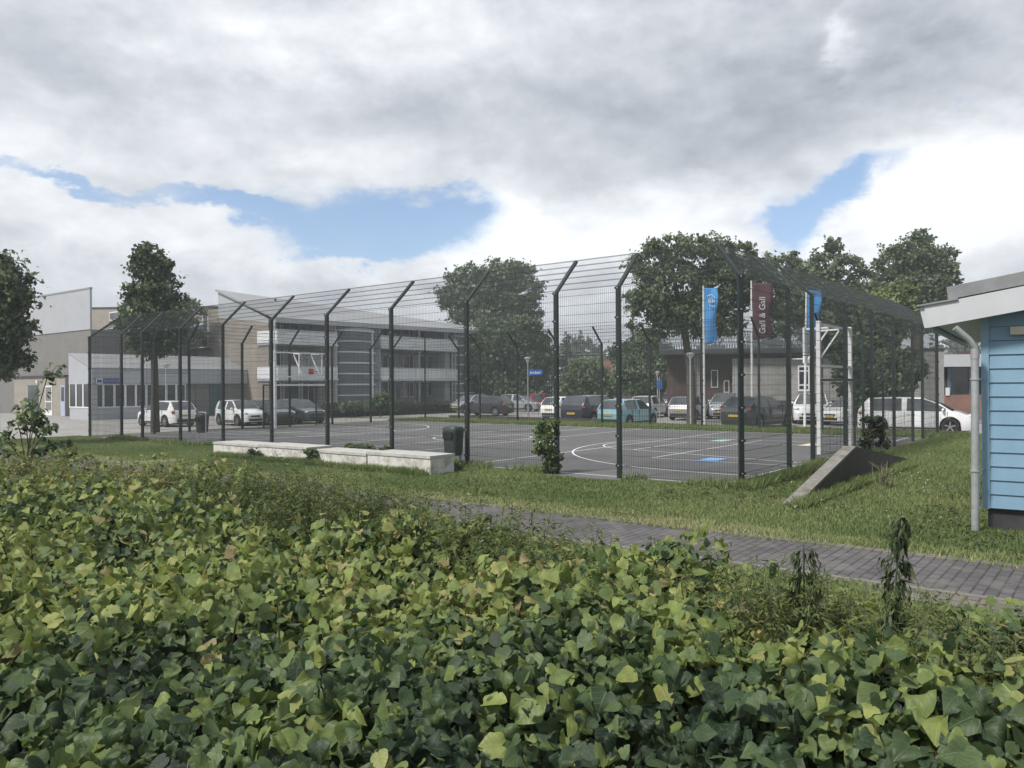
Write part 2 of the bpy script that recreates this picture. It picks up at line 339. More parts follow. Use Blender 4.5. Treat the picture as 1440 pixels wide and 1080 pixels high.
cr = wn.new('ShaderNodeValToRGB'); ce = cr.color_ramp.elements; ce[0].position = .10; ce[0].color = (.20, .24, .29, 1); ce[1].position = .9; ce[1].color = (.86, .885, .92, 1)
e = ce.new(.53); e.color = (.525, .555, .60, 1)
wl.new(val, cr.inputs['Fac'])
sc = wn.new('ShaderNodeVectorMath'); sc.operation = 'SCALE'; sc.inputs['Scale'].default_value = 10.0; wl.new(cr.outputs['Color'], sc.inputs[0])
skm = wn.new('ShaderNodeMix'); skm.data_type = 'RGBA'; skm.blend_type = 'MULTIPLY'; skm.inputs['Factor'].default_value = 1; wl.new(sky.outputs[0], skm.inputs['A']); skm.inputs['B'].default_value = (1.10, 1.21, 1.33, 1)
mxs = wn.new('ShaderNodeMix'); mxs.data_type = 'RGBA'; wl.new(M('MULTIPLY', gfac.outputs[0], .95), mxs.inputs['Factor']); wl.new(sc.outputs[0], mxs.inputs['A']); wl.new(skm.outputs['Result'], mxs.inputs['B'])
bg = wn['Background']; bg.inputs['Strength'].default_value = .1; wl.new(mxs.outputs['Result'], bg.inputs['Color'])
sd = bpy.data.lights.new('sun', 'SUN'); sd.energy = 3.9; sd.angle = math.radians(9); sd.color = (1, .96, .9)
so = bpy.data.objects.new('sun', sd); COL.objects.link(so)
sdir = Vector((math.sin(SUN_AZ)*math.cos(SUN_EL), math.cos(SUN_AZ)*math.cos(SUN_EL), math.sin(SUN_EL)))
so.rotation_euler = sdir.to_track_quat('Z', 'Y').to_euler()
scene.view_settings.view_transform = 'Standard'; scene.view_settings.look = 'None'; scene.view_settings.exposure = .36; scene.view_settings.gamma = 1
scene.cycles.max_bounces = 8; scene.cycles.transparent_max_bounces = 8
# ================================================================== ground
m_ground = bpy.data.materials.new('grass_soil'); n, l = nodes_of(m_ground); b = n['Principled BSDF']; b.inputs['Roughness'].default_value = .95; b.inputs['Specular IOR Level'].default_value = .1
t_ = n.new('ShaderNodeTexCoord')
def gn(scale, det=8, ro=.65):
    z = n.new('ShaderNodeTexNoise'); z.inputs['Scale'].default_value = scale; z.inputs['Detail'].default_value = det; z.inputs['Roughness'].default_value = ro; l.new(t_.outputs['Object'], z.inputs['Vector']); return z.outputs['Fac']
r1 = n.new('ShaderNodeValToRGB'); l.new(gn(.7), r1.inputs['Fac']); x = r1.color_ramp.elements; x[0].position = .34; x[0].color = (.095, .10, .045, 1); x[1].position = .66; x[1].color = (.20, .175, .115, 1); q = x.new(.5); q.color = (.125, .125, .062, 1)
r2 = n.new('ShaderNodeMapRange'); r2.inputs['From Min'].default_value = .25; r2.inputs['From Max'].default_value = .75; r2.inputs['To Min'].default_value = .6; r2.inputs['To Max'].default_value = 1.4; l.new(gn(22, 6, .8), r2.inputs['Value'])
mm = n.new('ShaderNodeMix'); mm.data_type = 'RGBA'; mm.blend_type = 'MULTIPLY'; mm.inputs['Factor'].default_value = 1; l.new(r1.outputs[0], mm.inputs['A']); l.new(r2.outputs[0], mm.inputs['B']); l.new(mm.outputs['Result'], b.inputs['Base Color'])
bp = n.new('ShaderNodeBump'); bp.inputs['Strength'].default_value = .8; bp.inputs['Distance'].default_value = .03; l.new(gn(40, 5, .7), bp.inputs['Height']); l.new(bp.outputs[0], b.inputs['Normal'])
LOTZ = -.30        # the car park lies a little lower than the court
gb_ = MB(); c_ = lambda s_, t_, z_: tuple(CT(s_, t_, z_))
for q in (((-1800, -600), (27.35, -600), (27.35, 19.45), (-1800, 19.45), 0, 0), ((-1800, 19.9), (27.85, 19.9), (27.85, 2600), (-1800, 2600), LOTZ, LOTZ), ((27.85, -600), (1900, -600), (1900, 2600), (27.85, 2600), LOTZ, LOTZ)):
    gb_.add([c_(*q[0], q[4]), c_(*q[1], q[4]), c_(*q[2], q[4]), c_(*q[3], q[4])], [(3,2,1,0)])
gb_.add([c_(-1800, 19.45, 0), c_(27.35, 19.45, 0), c_(27.85, 19.9, LOTZ), c_(-1800, 19.9, LOTZ)], [(3,2,1,0)])
gb_.add([c_(27.35, -600, 0), c_(27.85, -600, LOTZ), c_(27.85, 19.9, LOTZ), c_(27.35, 19.45, 0)], [(3,2,1,0)])
o = gb_.build('ground', m_ground); struct(o)
def sheet(name, pts, z, material, thick=None):
    """flat sheet over plan points given in court coordinates (s, t)"""
    b_ = MB(); vs = [CT(s, t, z) for s, t in pts]
    ar = sum(vs[i].x*vs[(i+1)%len(vs)].y-vs[(i+1)%len(vs)].x*vs[i].y for i in range(len(vs)))
    if ar < 0: vs.reverse()
    if thick:
        n_ = len(vs); b_.add([(*v.xy, z-thick) for v in vs]+[tuple(v) for v in vs], [tuple(range(n_, 2*n_))]+[(i, (i+1)%n_, n_+(i+1)%n_, n_+i) for i in range(n_)])
    else: b_.add(vs, [tuple(range(len(vs)))])
    o = b_.build(name, material); return struct(o)
ROT_PATH = -math.atan2(A2.y, A2.x)
m_lot = brick_mat('lot_paving', (.29,.278,.262), (.24,.23,.217), (.16,.152,.142), .22, .11, .010, ROT_PATH, 'XY', patch=(.21,.20,.185), pamt=.5)
m_asph = mat('court_asphalt', (.092,.091,.094), .88, .16, 1.6, bump=.5, bscale=160, dirt=(.125,.124,.123), dscale=.35, damt=.9)
m_line = mat('line_paint', (.66,.66,.65), .7, .14, 14, dirt=(.30,.30,.30), dscale=14, damt=.35)
m_path = brick_mat('path_pavers', (.100,.094,.098), (.072,.068,.073), (.040,.036,.030), .215, .105, .011, ROT_PATH+PI/2, 'XY', var=.3, patch=(.155,.145,.13), pamt=.6)
m_path2 = brick_mat('edge_pavers', (.155,.140,.122), (.115,.104,.093), (.055,.056,.034), .215, .105, .012, ROT_PATH+PI/2, 'XY', var=.3, patch=(.085,.092,.045), pamt=.9)
m_kerb = mat('kerb_concrete', (.165,.157,.14), .9, .2, 5, bump=.3, dirt=(.15,.155,.10), dscale=2.5, damt=.7)
sheet('parking_lot', [(-45, 20.0), (-45, 46), (27.95, 46), (27.95, 20.0)], LOTZ+.004, m_lot)
sheet('forecourt', [(27.95, -3.2), (27.95, 46), (75, 46), (75, -3.2)], LOTZ+.004, m_lot)
sheet('court_surface', [(-.02, -.32), (-.02, 16.3), (26.3, 16.3), (26.3, -.1), (4.3, -.1), (4.1, -.55), (2.5, -.5), (2.3, -.32)], .012, m_asph)
sheet('path', [(-22, -4.42), (24, -4.42), (24, -5.86), (-22, -5.86)], .012, m_path)
sheet('path_edging', [(-22, -4.27), (24, -4.27), (24, -4.42), (-22, -4.42)], .022, m_path2, .03)
sheet('path_kerb', [(-22, -5.86), (24, -5.86), (24, -5.93), (-22, -5.93)], .020, m_kerb, .03)
sheet('path_border', [(-22, -5.93), (24, -5.93), (24, -6.36), (-22, -6.36)], .012, m_path2)
sheet('lot_kerb', [(27.9, 19.9), (-45, 19.9), (-45, 20.02), (27.9, 20.02)], LOTZ+.10, m_kerb, .09)
sheet('forecourt_kerb', [(27.85, -3.2), (27.85, 19.9), (27.97, 19.9), (27.97, -3.2)], LOTZ+.10, m_kerb, .07)
# court markings
lb = MB(); LZ = .017; LW = .05
def ln(s0, t0, s1, t1, w_=LW):
    d = Vector((s1-s0, t1-t0)); nn = Vector((-d.y, d.x)).normalized()*w_/2
    vs = [CT(s0+nn.x, t0+nn.y, LZ), CT(s1+nn.x, t1+nn.y, LZ), CT(s1-nn.x, t1-nn.y, LZ), CT(s0-nn.x, t0-nn.y, LZ)]
    if (vs[1]-vs[0]).cross(vs[2]-vs[0]).z < 0: vs.reverse()
    global LZ_
    lb.add(vs, [(0,1,2,3)])
def arc(cs, ct, r, a0, a1, n_=48, w_=LW):
    vs = []
    for i in range(n_+1):
        a = a0+(a1-a0)*i/n_
        for rr in (r-w_/2, r+w_/2): vs.append(CT(cs+rr*math.cos(a), ct+rr*math.sin(a), LZ))
    lb.add(vs, [(2*i, 2*i+1, 2*i+3, 2*i+2) for i in range(n_)])
W_ = 26.12; CTR = 8.1
LZ = .016
ln(.45, .2, W_-.45, .2); ln(.45, 16, W_-.45, 16)
LZ = .0168
ln(.48, .225, .48, 15.975); ln(W_-.48, .225, W_-.48, 15.975)
for k, q in enumerate((6.95, 10.85, 13.06, 15.27, 19.17)):
    ln(q, .225, q, 15.975)
def half(f):
    global LZ
    LZ = .0176
    for t_0 in (1.85, 14.35):
        ln(f(.5), t_0, f(1.6), t_0)
    a_ = (-PI/2, PI/2) if f(1) == 1 else (PI/2, 3*PI/2)
    arc(f(1.6), CTR, 6.25, *a_)
    LZ = .0184
    ln(f(5.8), 6.3, f(5.8), 9.9); arc(f(5.8), CTR, 1.8, *a_)
    ln(f(.5), 5.1, f(5.78), 6.3); ln(f(.5), 11.1, f(5.78), 9.9)
    LZ = .0192
    ln(f(4.13), 4.3, f(4.13), 12.0); ln(f(.5), 4.3, f(4.1), 4.3); ln(f(.5), 12.0, f(4.1), 12.0)
half(lambda s: s); half(lambda s: W_-s)
LZ = .0176; arc(13.06, CTR, 1.8, 0, 2*PI)
o = lb.build('court_markings', m_line); struct(o)
pb = MB()
for (s, t, ds, dt) in ((2.66, 4.66, .24, .48),):
    pb.add([CT(s-ds,t-dt,.0225), CT(s-ds,t+dt,.0225), CT(s+ds,t+dt,.0225), CT(s+ds,t-dt,.0225)], [(0,1,2,3)], 0)
for (s, t, ds, dt, mi) in ((5.2, 11.3, .25, .6, 1), (2.2, 10.9, .2, .55, 2)):
    pb.add([CT(s-ds,t-dt,.0225), CT(s-ds,t+dt,.0225), CT(s+ds,t+dt,.0225), CT(s+ds,t-dt,.0225)], [(0,1,2,3)], mi)
o = pb.build('court_patch_markings', [mat('blue_patch', (.16,.33,.62), .8, .2, 20), mat('green_patch', (.30,.44,.40), .8, .2, 20), mat('cream_patch', (.5,.47,.36), .8, .2, 20)]); struct(o)
# ================================================================== the wire fence round the court
m_post = mat('fence_green', (.0075,.0150,.0135), .5, .25, 9, dirt=(.022,.030,.027), dscale=3, damt=.4)
m_wire = mat('wire_green', (.020,.031,.028), .55, .2, 12)
m_galv = mat('galvanised', (.42,.44,.45), .45, .18, 12, metallic=.55, dirt=(.26,.26,.25), dscale=3, damt=.6)
m_white = mat('white_paint', (.72,.73,.74), .45, .06, 5, dirt=(.50,.49,.46), dscale=2, damt=.45)
ZB, REACH, RISE = 3.90, .80, .76
def post_mesh(k):
    b = MB(); r = .04
    b.box(-r, r, -r, r, -.1, ZB, 0)
    b.bar((0, -.01, ZB-.03), (0, REACH*k, ZB+RISE), .07, .06, 0, up=(0,0,1))
    z = .25
    while z < 3.9:
        for sx in (-1, 1): b.box(sx*r, sx*(r+.022) if sx > 0 else -r, -r-.012, -r+.02, z, z+.045, 0) if sx > 0 else b.box(-r-.022, -r, -r-.012, -r+.02, z, z+.045, 0)
        b.box(-.012, .012, -r-.014, -r, z+.01, z+.034, 1)
        z += .6
    return b.mesh('fence_post', [m_post, m_galv])
PM = {1: post_mesh(1.0), 2: post_mesh(math.sqrt(2))}
def wire(b, p, q, wd, up=(0,0,1)): b.bar(p, q, wd, wd, 0, up, caps=False)
PANELS = {}
def panel_mesh(wd, z0):
    key = ('p', round(wd, 2), z0)
    if key not in PANELS:
        b = MB(); n_ = round((wd-.1)/.05)
        for i in range(n_+1):
            x = .05+(wd-.1)*i/n_; wire(b, (x, -.045, z0), (x, -.045, ZB-.02), .0037, (0,1,0))
        z = z0+.03
        while z < ZB:
            wire(b, (.04, -.052, z), (wd-.04, -.052, z), .005); wire(b, (.04, -.038, z), (wd-.04, -.038, z), .005); z += .2
        if z0 > 1: b.bar((.04, -.03, z0-.03), (wd-.04, -.03, z0-.03), .02, .02)
        PANELS[key] = b.mesh('wire_panel', m_wire)
    return PANELS[key]
def over_mesh(wd, c0, c1):
    key = ('o', round(wd, 2), c0, c1)
    if key not in PANELS:
        b = MB(); n_ = round((wd-.1)/.05)
        def pt(x, k): return (x, REACH*k, ZB+.03+RISE*k)
        for i in range(n_+1):
            x = .05+(wd-.1)*i/n_; k = 1.0
            if c0: k = min(k, x/REACH)
            if c1: k = min(k, (wd-x)/REACH)
            if k > .05: wire(b, pt(x, 0), pt(x, k), .0037, (1,0,0))
        for j in range(6):
            k = j/5*.985; x0 = .04+(REACH*k if c0 else 0); x1 = wd-.04-(REACH*k if c1 else 0)
            if x1 > x0: wire(b, pt(x0, k), pt(x1, k), .007); wire(b, (x0, REACH*k, ZB+.017+RISE*k), (x1, REACH*k, ZB+.017+RISE*k), .007)
        PANELS[key] = b.mesh('overhang_panel', m_wire)
    return PANELS[key]
def place(me, name, parent, p, xdir, ydir):
    o = link(name, me, parent)
    o.matrix_local = Matrix(((xdir.x, ydir.x, 0, p.x), (xdir.y, ydir.y, 0, p.y), (0, 0, 1, p.z), (0, 0, 0, 1))); return o
def fence(label, p0, d, n_in, stations, openings, corners, own):
    """posts at the stations along d from p0; n_in points into the court; own = which end posts belong to this side"""
    t = thing('mesh_fence', label, 'fence', (0,0,0), 0, 'tall wire mesh fence sides round the ball court')
    L_ = stations[-1]; x = Vector(d)
    for i, s in enumerate(stations):
        end = i in (0, len(stations)-1)
        if end and not own[0 if i == 0 else 1]: continue
        y = n_in
        if end: y = (n_in+(d if i == 0 else -d)).normalized()
        xd = Vector((y.y, -y.x, 0))
        place(PM[2 if end else 1], 'fence_post', t, p0+d*s, xd, y)
    for i in range(len(stations)-1):
        s0, s1 = stations[i], stations[i+1]; wd = s1-s0
        c0, c1 = i == 0, i == len(stations)-2
        xd, start = d, p0+d*s0
        if d.cross(n_in).z < 0: xd, start, c0, c1 = -d, p0+d*s1, c1, c0
        place(panel_mesh(wd, 2.55 if i in openings else .05), 'wire_panel', t, start, xd, n_in)
        place(over_mesh(wd, c0, c1), 'overhang_panel', t, start, xd, n_in)
    return t
SF = [0, 2.56, 4.10, 6.66, 9.22, 11.78, 14.34, 16.90, 19.46, 22.02, 23.56, 26.12]
SS = [0, 2.56, 4.10, 6.66, 9.22, 11.78, 14.34, 15.88, 18.44]
fence('long dark green wire mesh fence behind the white concrete blocks, its post tops bent inwards', CT(0,0), A2, B2, SF, (1, 9), None, (True, True))
fence('short side of the dark green mesh fence beside the sloping concrete wedge', CT(0,0), B2, A2, SS, (1, 6), None, (False, True))
fence('long dark green mesh fence in front of the teal hatchback and parked cars', CT(0,18.44), A2, -B2, SF, (1, 9), None, (False, True))
fence('short dark green mesh fence side before the white city car with green door', CT(26.12,0), B2, -A2, SS, (1, 6), None, (False, False))
# ================================================================== two combined goals with basketball boards
m_red = mat('hoop_red', (.45,.035,.03), .45, .1)
m_board = mat('board_mesh', (.33,.36,.38), .4, .06)
def goal(label, s, inward, hoop_mat):
    c = CT(s, 9.22); y = inward; xd = Vector((y.y, -y.x, 0))
    t = thing('ball_goal', label, 'goal', c, math.atan2(xd.y, xd.x), 'goals with basketball boards at the two court ends')
    for sx in (-1.5, 1.5):
        MB().box(sx-.05, sx+.05, -.05, .05, -.05, 3.58, 0).build('goal_post', m_white, t)
    MB().bar((-1.45,0,2.0), (1.45,0,2.0), .09, .09).build('crossbar', m_white, t)
    b = MB(); b.bar((-1.45,0,3.5), (1.45,0,3.5), .07, .07); b.bar((-1.45,0,2.38), (1.45,0,2.38), .07, .07); b.build('support_rail', m_white, t)
    b = MB()
    for sx in (-.5, .5):
        b.bar((sx, .03, 3.46), (sx, .64, 3.44), .05, .05); b.bar((sx, .64, 2.52), (sx, .03, 3.42), .04, .04)
    b.build('support_arm', m_white, t)
    g = MB()
    for k in range(27): g.bar((-.63+1.26*k/26, .66, 2.52), (-.63+1.26*k/26, .66, 3.44), .008, .008, caps=False)
    for k in range(19): g.bar((-.63, .668, 2.52+.92*k/18), (.63, .668, 2.52+.92*k/18), .008, .008, caps=False)
    bd = g.build('backboard', m_board, t)
    f = MB()
    for z in (2.5, 3.46): f.bar((-.65,.66,z), (.65,.66,z), .045, .045)
    for sx in (-.65, .65): f.bar((sx,.66,2.48), (sx,.66,3.48), .045, .045)
    f.build('board_frame', m_white, bd)
    h = MB(); h.tube([(.225*math.cos(2*PI*k/20), .95+.225*math.sin(2*PI*k/20), 2.62) for k in range(21)], .011, 6)
    h.box(-.12, .12, .675, .72, 2.50, 2.74); h.build('hoop', hoop_mat, t)
    b = MB()
    for sx in (-1.5, 1.5):
        b.bar((sx,-.06,2.0), (sx,-.9,2.0), .06, .06); b.bar((sx,-.9,0), (sx,-.9,2.03), .05, .05)
        for k in range(9): b.bar((sx,-.1-.09*k,.05), (sx,-.1-.09*k,1.97), .006, .006, caps=False)
        for k in range(10): b.bar((sx,-.06,.1+.2*k), (sx,-.88,.1+.2*k), .008, .008, caps=False)
    b.bar((-1.5,-.9,2.0), (1.5,-.9,2.0), .06, .06)
    b.build('recess_frame', m_post, t)
    return t
goal('white goal and basketball frame with two tall posts, nearest the concrete wedge', .96, A2, m_white)
goal('white goal and basketball frame with red hoop, in front of the apartment balconies', 25.16, -A2, m_red)
# ================================================================== concrete blocks and wedge
m_conc = mat('white_concrete', (.54,.53,.50), .85, .12, 3, bump=.35, bscale=90, dirt=(.17,.16,.12), dscale=2.6, damt=.9)
m_cap = mat('block_cap', (.40,.39,.37), .85, .15, 4, bump=.3, dirt=(.24,.24,.19), dscale=3, damt=.6)
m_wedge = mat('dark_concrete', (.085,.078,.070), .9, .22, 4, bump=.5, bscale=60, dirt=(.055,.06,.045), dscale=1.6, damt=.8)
m_wtop = mat('wedge_top_lit', (.19,.18,.165), .9, .25, 7, bump=.6, bscale=60, dirt=(.085,.085,.06), dscale=3, damt=.8)  # paler than the side: light falling on the top is put into the colour
edges = [on_line(px, CT(0, -1.93), A2)[1] for px in (604, 514, 437.5, 432, 363, 298)]
blocks = [(edges[0], edges[1]-.045, 'whitewashed concrete block at the end of the low wall, beside the mounted bin'),
          (edges[1]+.035, edges[2], 'grimy white concrete block second from the bin end of the low wall'),
          (edges[3], edges[4]-.05, 'whitewashed concrete block past the weedy gap, third from the bin end'),
          (edges[4]+.04, edges[5], 'clean white concrete block at the far end of the low wall')]
for i, (s0, s1, lab) in enumerate(blocks):
    c = CT((s0+s1)/2, -1.55+(.0,.03,-.02,.03)[i]); hw = (s1-s0)/2; hh = (.43, .39, .435, .405)[i]
    t = thing('concrete_block', lab, 'concrete wall', c, math.atan2(-A2.y, -A2.x), 'low white concrete blocks in front of the fence')
    MB().box(-hw, hw, -.37, .37, -.05, hh-.06).build('block_body', m_conc, t)
    MB().box(-hw-(.012 if i in (0, 1) else .0), hw+.012, -.39, .39, hh-.06, hh).build('block_cap', m_cap, t)
pa, pb_ = ST(G(1130, 711)), ST(G(1262, 657)); s_w = (pa[0]+pb_[0])/2
wp = [(pa[1]-.1, -.05), (pb_[1]+.8, -.05), (pb_[1]+.8, .13), (1.84, .70), (1.75, .70), (pa[1]-.1, .03)]
t = thing('concrete_wedge', 'sloping dark concrete wedge wall rising from the grass beside the fence', 'concrete wedge', CT(s_w, 0), ROT_B)
# local x along the wedge, local y towards the court
ap = [(x0, z0) for x0, z0 in wp]
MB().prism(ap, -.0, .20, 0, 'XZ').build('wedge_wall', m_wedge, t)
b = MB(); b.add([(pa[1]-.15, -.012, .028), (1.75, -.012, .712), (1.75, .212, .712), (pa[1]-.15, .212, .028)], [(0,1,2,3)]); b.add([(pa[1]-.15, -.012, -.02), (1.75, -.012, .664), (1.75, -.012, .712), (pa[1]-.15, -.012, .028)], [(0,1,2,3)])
b.add([(1.75,-.012,.712), (1.84,-.012,.712), (1.84,.352,.712), (1.75,.352,.712)], [(0,1,2,3)]); b.build('wedge_lit_top', m_wtop, t)
# ================================================================== litter bins
m_bin = mat('bin_green', (.022,.034,.030), .45, .2, 6, dirt=(.06,.065,.055), dscale=4, damt=.4)
def litter_bin(label, p, rz, legs):
    t = thing('litter_bin', label, 'litter bin', p, rz, 'dark green litter bins by the fence')
    b = MB(); prof = []
    for (zz, sx, sy) in ((.30, .15, .12), (.33, .19, .16), (.86, .225, .19), (.90, .23, .195), (.96, .20, .17), (.985, .12, .10)):
        prof.append((zz, sx, sy))
    n_ = 20; vs = []
    for zz, sx, sy in prof:
        for k in range(n_):
            a = 2*PI*k/n_; ca, sa = math.cos(a), math.sin(a); q = (abs(ca)**4+abs(sa)**4)**-.25
            vs.append((sx*ca*q, sy*sa*q, zz))
    fs = [(i*n_+k, i*n_+(k+1)%n_, (i+1)*n_+(k+1)%n_, (i+1)*n_+k) for i in range(len(prof)-1) for k in range(n_)]
    fs += [tuple(range(n_-1,-1,-1)), tuple((len(prof)-1)*n_+k for k in range(n_))]
    b.add(vs, fs); b.build('bin_body', m_bin, t, 40)
    MB().box(-.14, .14, -.215, -.19, .70, .84).build('bin_opening', mat('bin_hole', (.006,.006,.006), .9, .1), t)
    b = MB()
    if legs:
        for sx in (-.24, .24): b.tube([(sx, .0, -.05), (sx, 0, .98)], .025, 8)
        b.tube([(-.24,0,.98), (-.2,0,1.02), (.2,0,1.02), (.24,0,.98)], .025, 8)
    else:
        b.tube([(0, .24, -.05), (0, .24, .95)], .03, 8); b.box(-.05, .05, .17, .24, .5, .56); b.box(-.05, .05, .17, .24, .8, .86)
    b.build('bin_stand', m_galv, t, 40)
pb1 = CT(6.72, -.42); litter_bin('dark green litter bin mounted beside a fence post, next to the end block', pb1, math.atan2(-A2.y, -A2.x), False)
litter_bin('dark green litter bin on two galvanised legs near the white hatchback', G(284.5, 620), math.atan2(-A2.y, -A2.x), True)
# ================================================================== blue timber shed
m_blue = mat('blue_boards', (.158,.272,.375), .55, .07, 3, bump=.15, bscale=30, dirt=(.135,.235,.325), dscale=2, damt=.5)
m_blue2 = mat('blue_trim', (.175,.295,.395), .5, .06, 3)
m_fasc = mat('white_fascia', (.45,.465,.49), .5, .05, 2, dirt=(.37,.38,.40), dscale=1.3, damt=.4)
m_roofing = mat('grey_roofing', (.20,.205,.215), .8, .15, 4)
m_soffit = mat('soffit', (.78,.78,.78), .7, .08, 2)
m_dark = mat('dark_plinth', (.035,.035,.037), .9, .3, 4)
SH = math.radians(34)
cs = P(1384, 742, 10.12); t = thing('timber_shed', 'light blue timber-clad shed with white fascia and grey roof edge', 'shed', (cs.x, cs.y, 0), -SH)
zb = .30; zt_w = 3.3
MB().box(.04, 5, .05, 6, -.1, zb).build('plinth', m_dark, t)
# gable wall: boards lapped, each leaning out a little
b = MB(); pitch = math.tan(math.radians(9.2)); nb = 15; bh = .178
for i in range(nb):
    z0 = zb+i*bh; z1 = z0+bh
    b.add([(.06,-.014,z0), (5,-.014,z0), (5,.004,z1-.006), (.06,.004,z1-.006), (.06,.03,z0), (5,.03,z0)], [(0,1,2,3), (4,5,1,0)])
b.build('board_cladding', m_blue, t)
MB().box(.0, 5, .006, 6, zb-.01, 2.66).build('wall_core', mat('core_blue', (.05,.10,.15), .8, .1), t)
MB().box(-.02, .065, -.024, .06, zb-.01, 2.72).build('corner_trim', m_blue2, t)
# roof
EO = .58; GO = .30
def rz_(x): return 2.615+(x+EO)*pitch
b = MB(); xe = 5.0
b.prism([(-EO+.02, rz_(-EO)+.06), (xe, rz_(xe)+.06), (xe, rz_(xe)+.24), (-EO+.0, rz_(-EO)+.24)], -GO+.03, 6.4, 0, 'XZ'); b.build('roof', m_soffit, t)
b = MB(); dz = .285
b.prism([(-EO, rz_(-EO)), (xe, rz_(xe)), (xe-.04, rz_(xe)+dz), (-EO-.06, rz_(-EO)+dz)], -GO-.02, -GO+.03, 0, 'XZ'); b.build('fascia_board', m_fasc, t)
b = MB(); b.prism([(-EO-.055, rz_(-EO)-.0), (-EO-.0, rz_(-EO)-.0), (-EO-.06, rz_(-EO)+dz), (-EO-.115, rz_(-EO)+dz)], -GO+.0, 6.4, 0, 'XZ'); b.build('eaves_gutter', m_fasc, t)
b = MB(); b.prism([(-EO-.14, rz_(-EO)+dz-.01), (-.25, rz_(-.25)+dz), (-.25, rz_(-.25)+dz+.022), (-EO-.14, rz_(-EO)+dz+.012)], -GO-.05, 6.4, 0, 'XZ')
b.prism([(-.36, rz_(-.36)+dz+.03), (xe, rz_(xe)+dz+.01), (xe, rz_(xe)+dz+.17), (-.38, rz_(-.36)+dz+.19)], -GO+.0, 6.3, 0, 'XZ'); b.build('roof_edge', m_roofing, t)
b = MB(); b.box(.30, .55, -.09, -.005, 2.50, 2.60); b.build('wall_lamp', mat('lamp_cover', (.45,.43,.36), .5, .05), t)
# side wall, returned from the corner
b = MB()
for i in range(13): b.add([(-.014,.06,zb+i*bh), (-.014,6,zb+i*bh), (.002,6,zb+(i+1)*bh-.006), (.002,.06,zb+(i+1)*bh-.006)], [(0,3,2,1)])
b.build('side_cladding', m_blue, t)
# downpipe
pp = P(1371, 742, 9.95); inv = Matrix.Rotation(SH, 4, 'Z') @ Matrix.Translation((-cs.x, -cs.y, 0))
q0 = inv @ Vector((pp.x, pp.y, 0)); q1 = inv @ P(1371, 489, 9.95); q2 = inv @ P(1362, 477, 9.95); q3 = inv @ P(1343, 461, 9.98)
dp = MB(); dp.tube([(q0.x, q0.y, -.05), q1-Vector((0,0,.03))], .046, 16); dp.tube([q1-Vector((0,0,.12)), q1+Vector((-.005,0,.02)), q2, q3], .043, 14); dp.tube([q1-Vector((0,0,.14)), q1-Vector((0,0,.02))], .052, 16)
dpo = dp.build('downpipe', m_galv, t, 40)
b = MB()
for py in (533, 662):
    q = inv @ P(1371, py, 9.95); b.tube([(q.x,q.y,q.z-.012), (q.x,q.y,q.z+.012)], .056, 16); b.bar((q.x+.05,q.y,q.z), (.0,.0,q.z), .016, .016)
b.build('pipe_bracket', m_galv, dpo)
# ================================================================== cars
m_glass = glass_mat('car_glass', (.045,.050,.055), .04, 1.0)
m_tyre = mat('tyre', (.012,.012,.012), .85, .15, 20)
m_rim = mat('alloy', (.42,.43,.45), .3, .08, 10, metallic=.8)
m_head = mat('headlamp', (.55,.57,.60), .12, .05, 10, coat=1)
m_tail = mat('tail_lamp', (.35,.015,.015), .18, .1, 10, coat=1)
m_plate = mat('yellow_plate', (.42,.30,.05), .5, .08, 30)
m_trim = mat('black_trim', (.014,.014,.015), .6, .15, 10)
def paint(name, c, metallic=0.0):
    return mat(name, c, .28, .03, 2, metallic=metallic, coat=.8, dirt=tuple(x*.7+.02 for x in c), dscale=1.5, damt=.3)
P_WHITE = paint('white_car_paint', (.70,.71,.72)); P_SILVER = paint('silver_car_paint', (.42,.43,.45), .5); P_BLACK = paint('black_car_paint', (.014,.015,.018))
P_NAVY = paint('navy_car_paint', (.022,.026,.040)); P_TEAL = paint('teal_car_paint', (.25,.47,.53), .1); P_RED = paint('red_car_paint', (.33,.022,.022)); P_GREY = paint('dark_grey_car_paint', (.045,.052,.056), .3)
P_GREEN = paint('green_door_paint', (.13,.45,.28))
SHAPES = {  # length, width, height, hood, windscreen base/top, roof end, rear glass base, belt height
    'city':   (3.60, 1.60, 1.48, .95, .24, .44, .90, .985, .92),
    'hatch':  (4.00, 1.72, 1.48, .93, .26, .46, .86, .975, .93),
    'suv':    (4.55, 1.86, 1.66, 1.06, .26, .44, .88, .985, 1.08),
    'coupe':  (4.70, 1.92, 1.60, 1.02, .27, .45, .80, .965, 1.06),
    'estate': (4.55, 1.80, 1.50, .95, .27, .45, .90, .98, .96),
    'mpv':    (4.55, 1.82, 1.60, 1.00, .18, .42, .90, .985, 1.00)}
def interp(x, pts):
    for (x0, y0), (x1, y1) in zip(pts, pts[1:]):
        if x <= x1: return y0+(y1-y0)*(max(x, x0)-x0)/(x1-x0+1e-9)
    return pts[-1][1]
def smooth_interp(x, pts):
    for (x0, y0), (x1, y1) in zip(pts, pts[1:]):
        if x <= x1:
            q = min(1, max(0, (x-x0)/(x1-x0+1e-9))); q = q*q*(3-2*q); return y0+(y1-y0)*q
    return pts[-1][1]
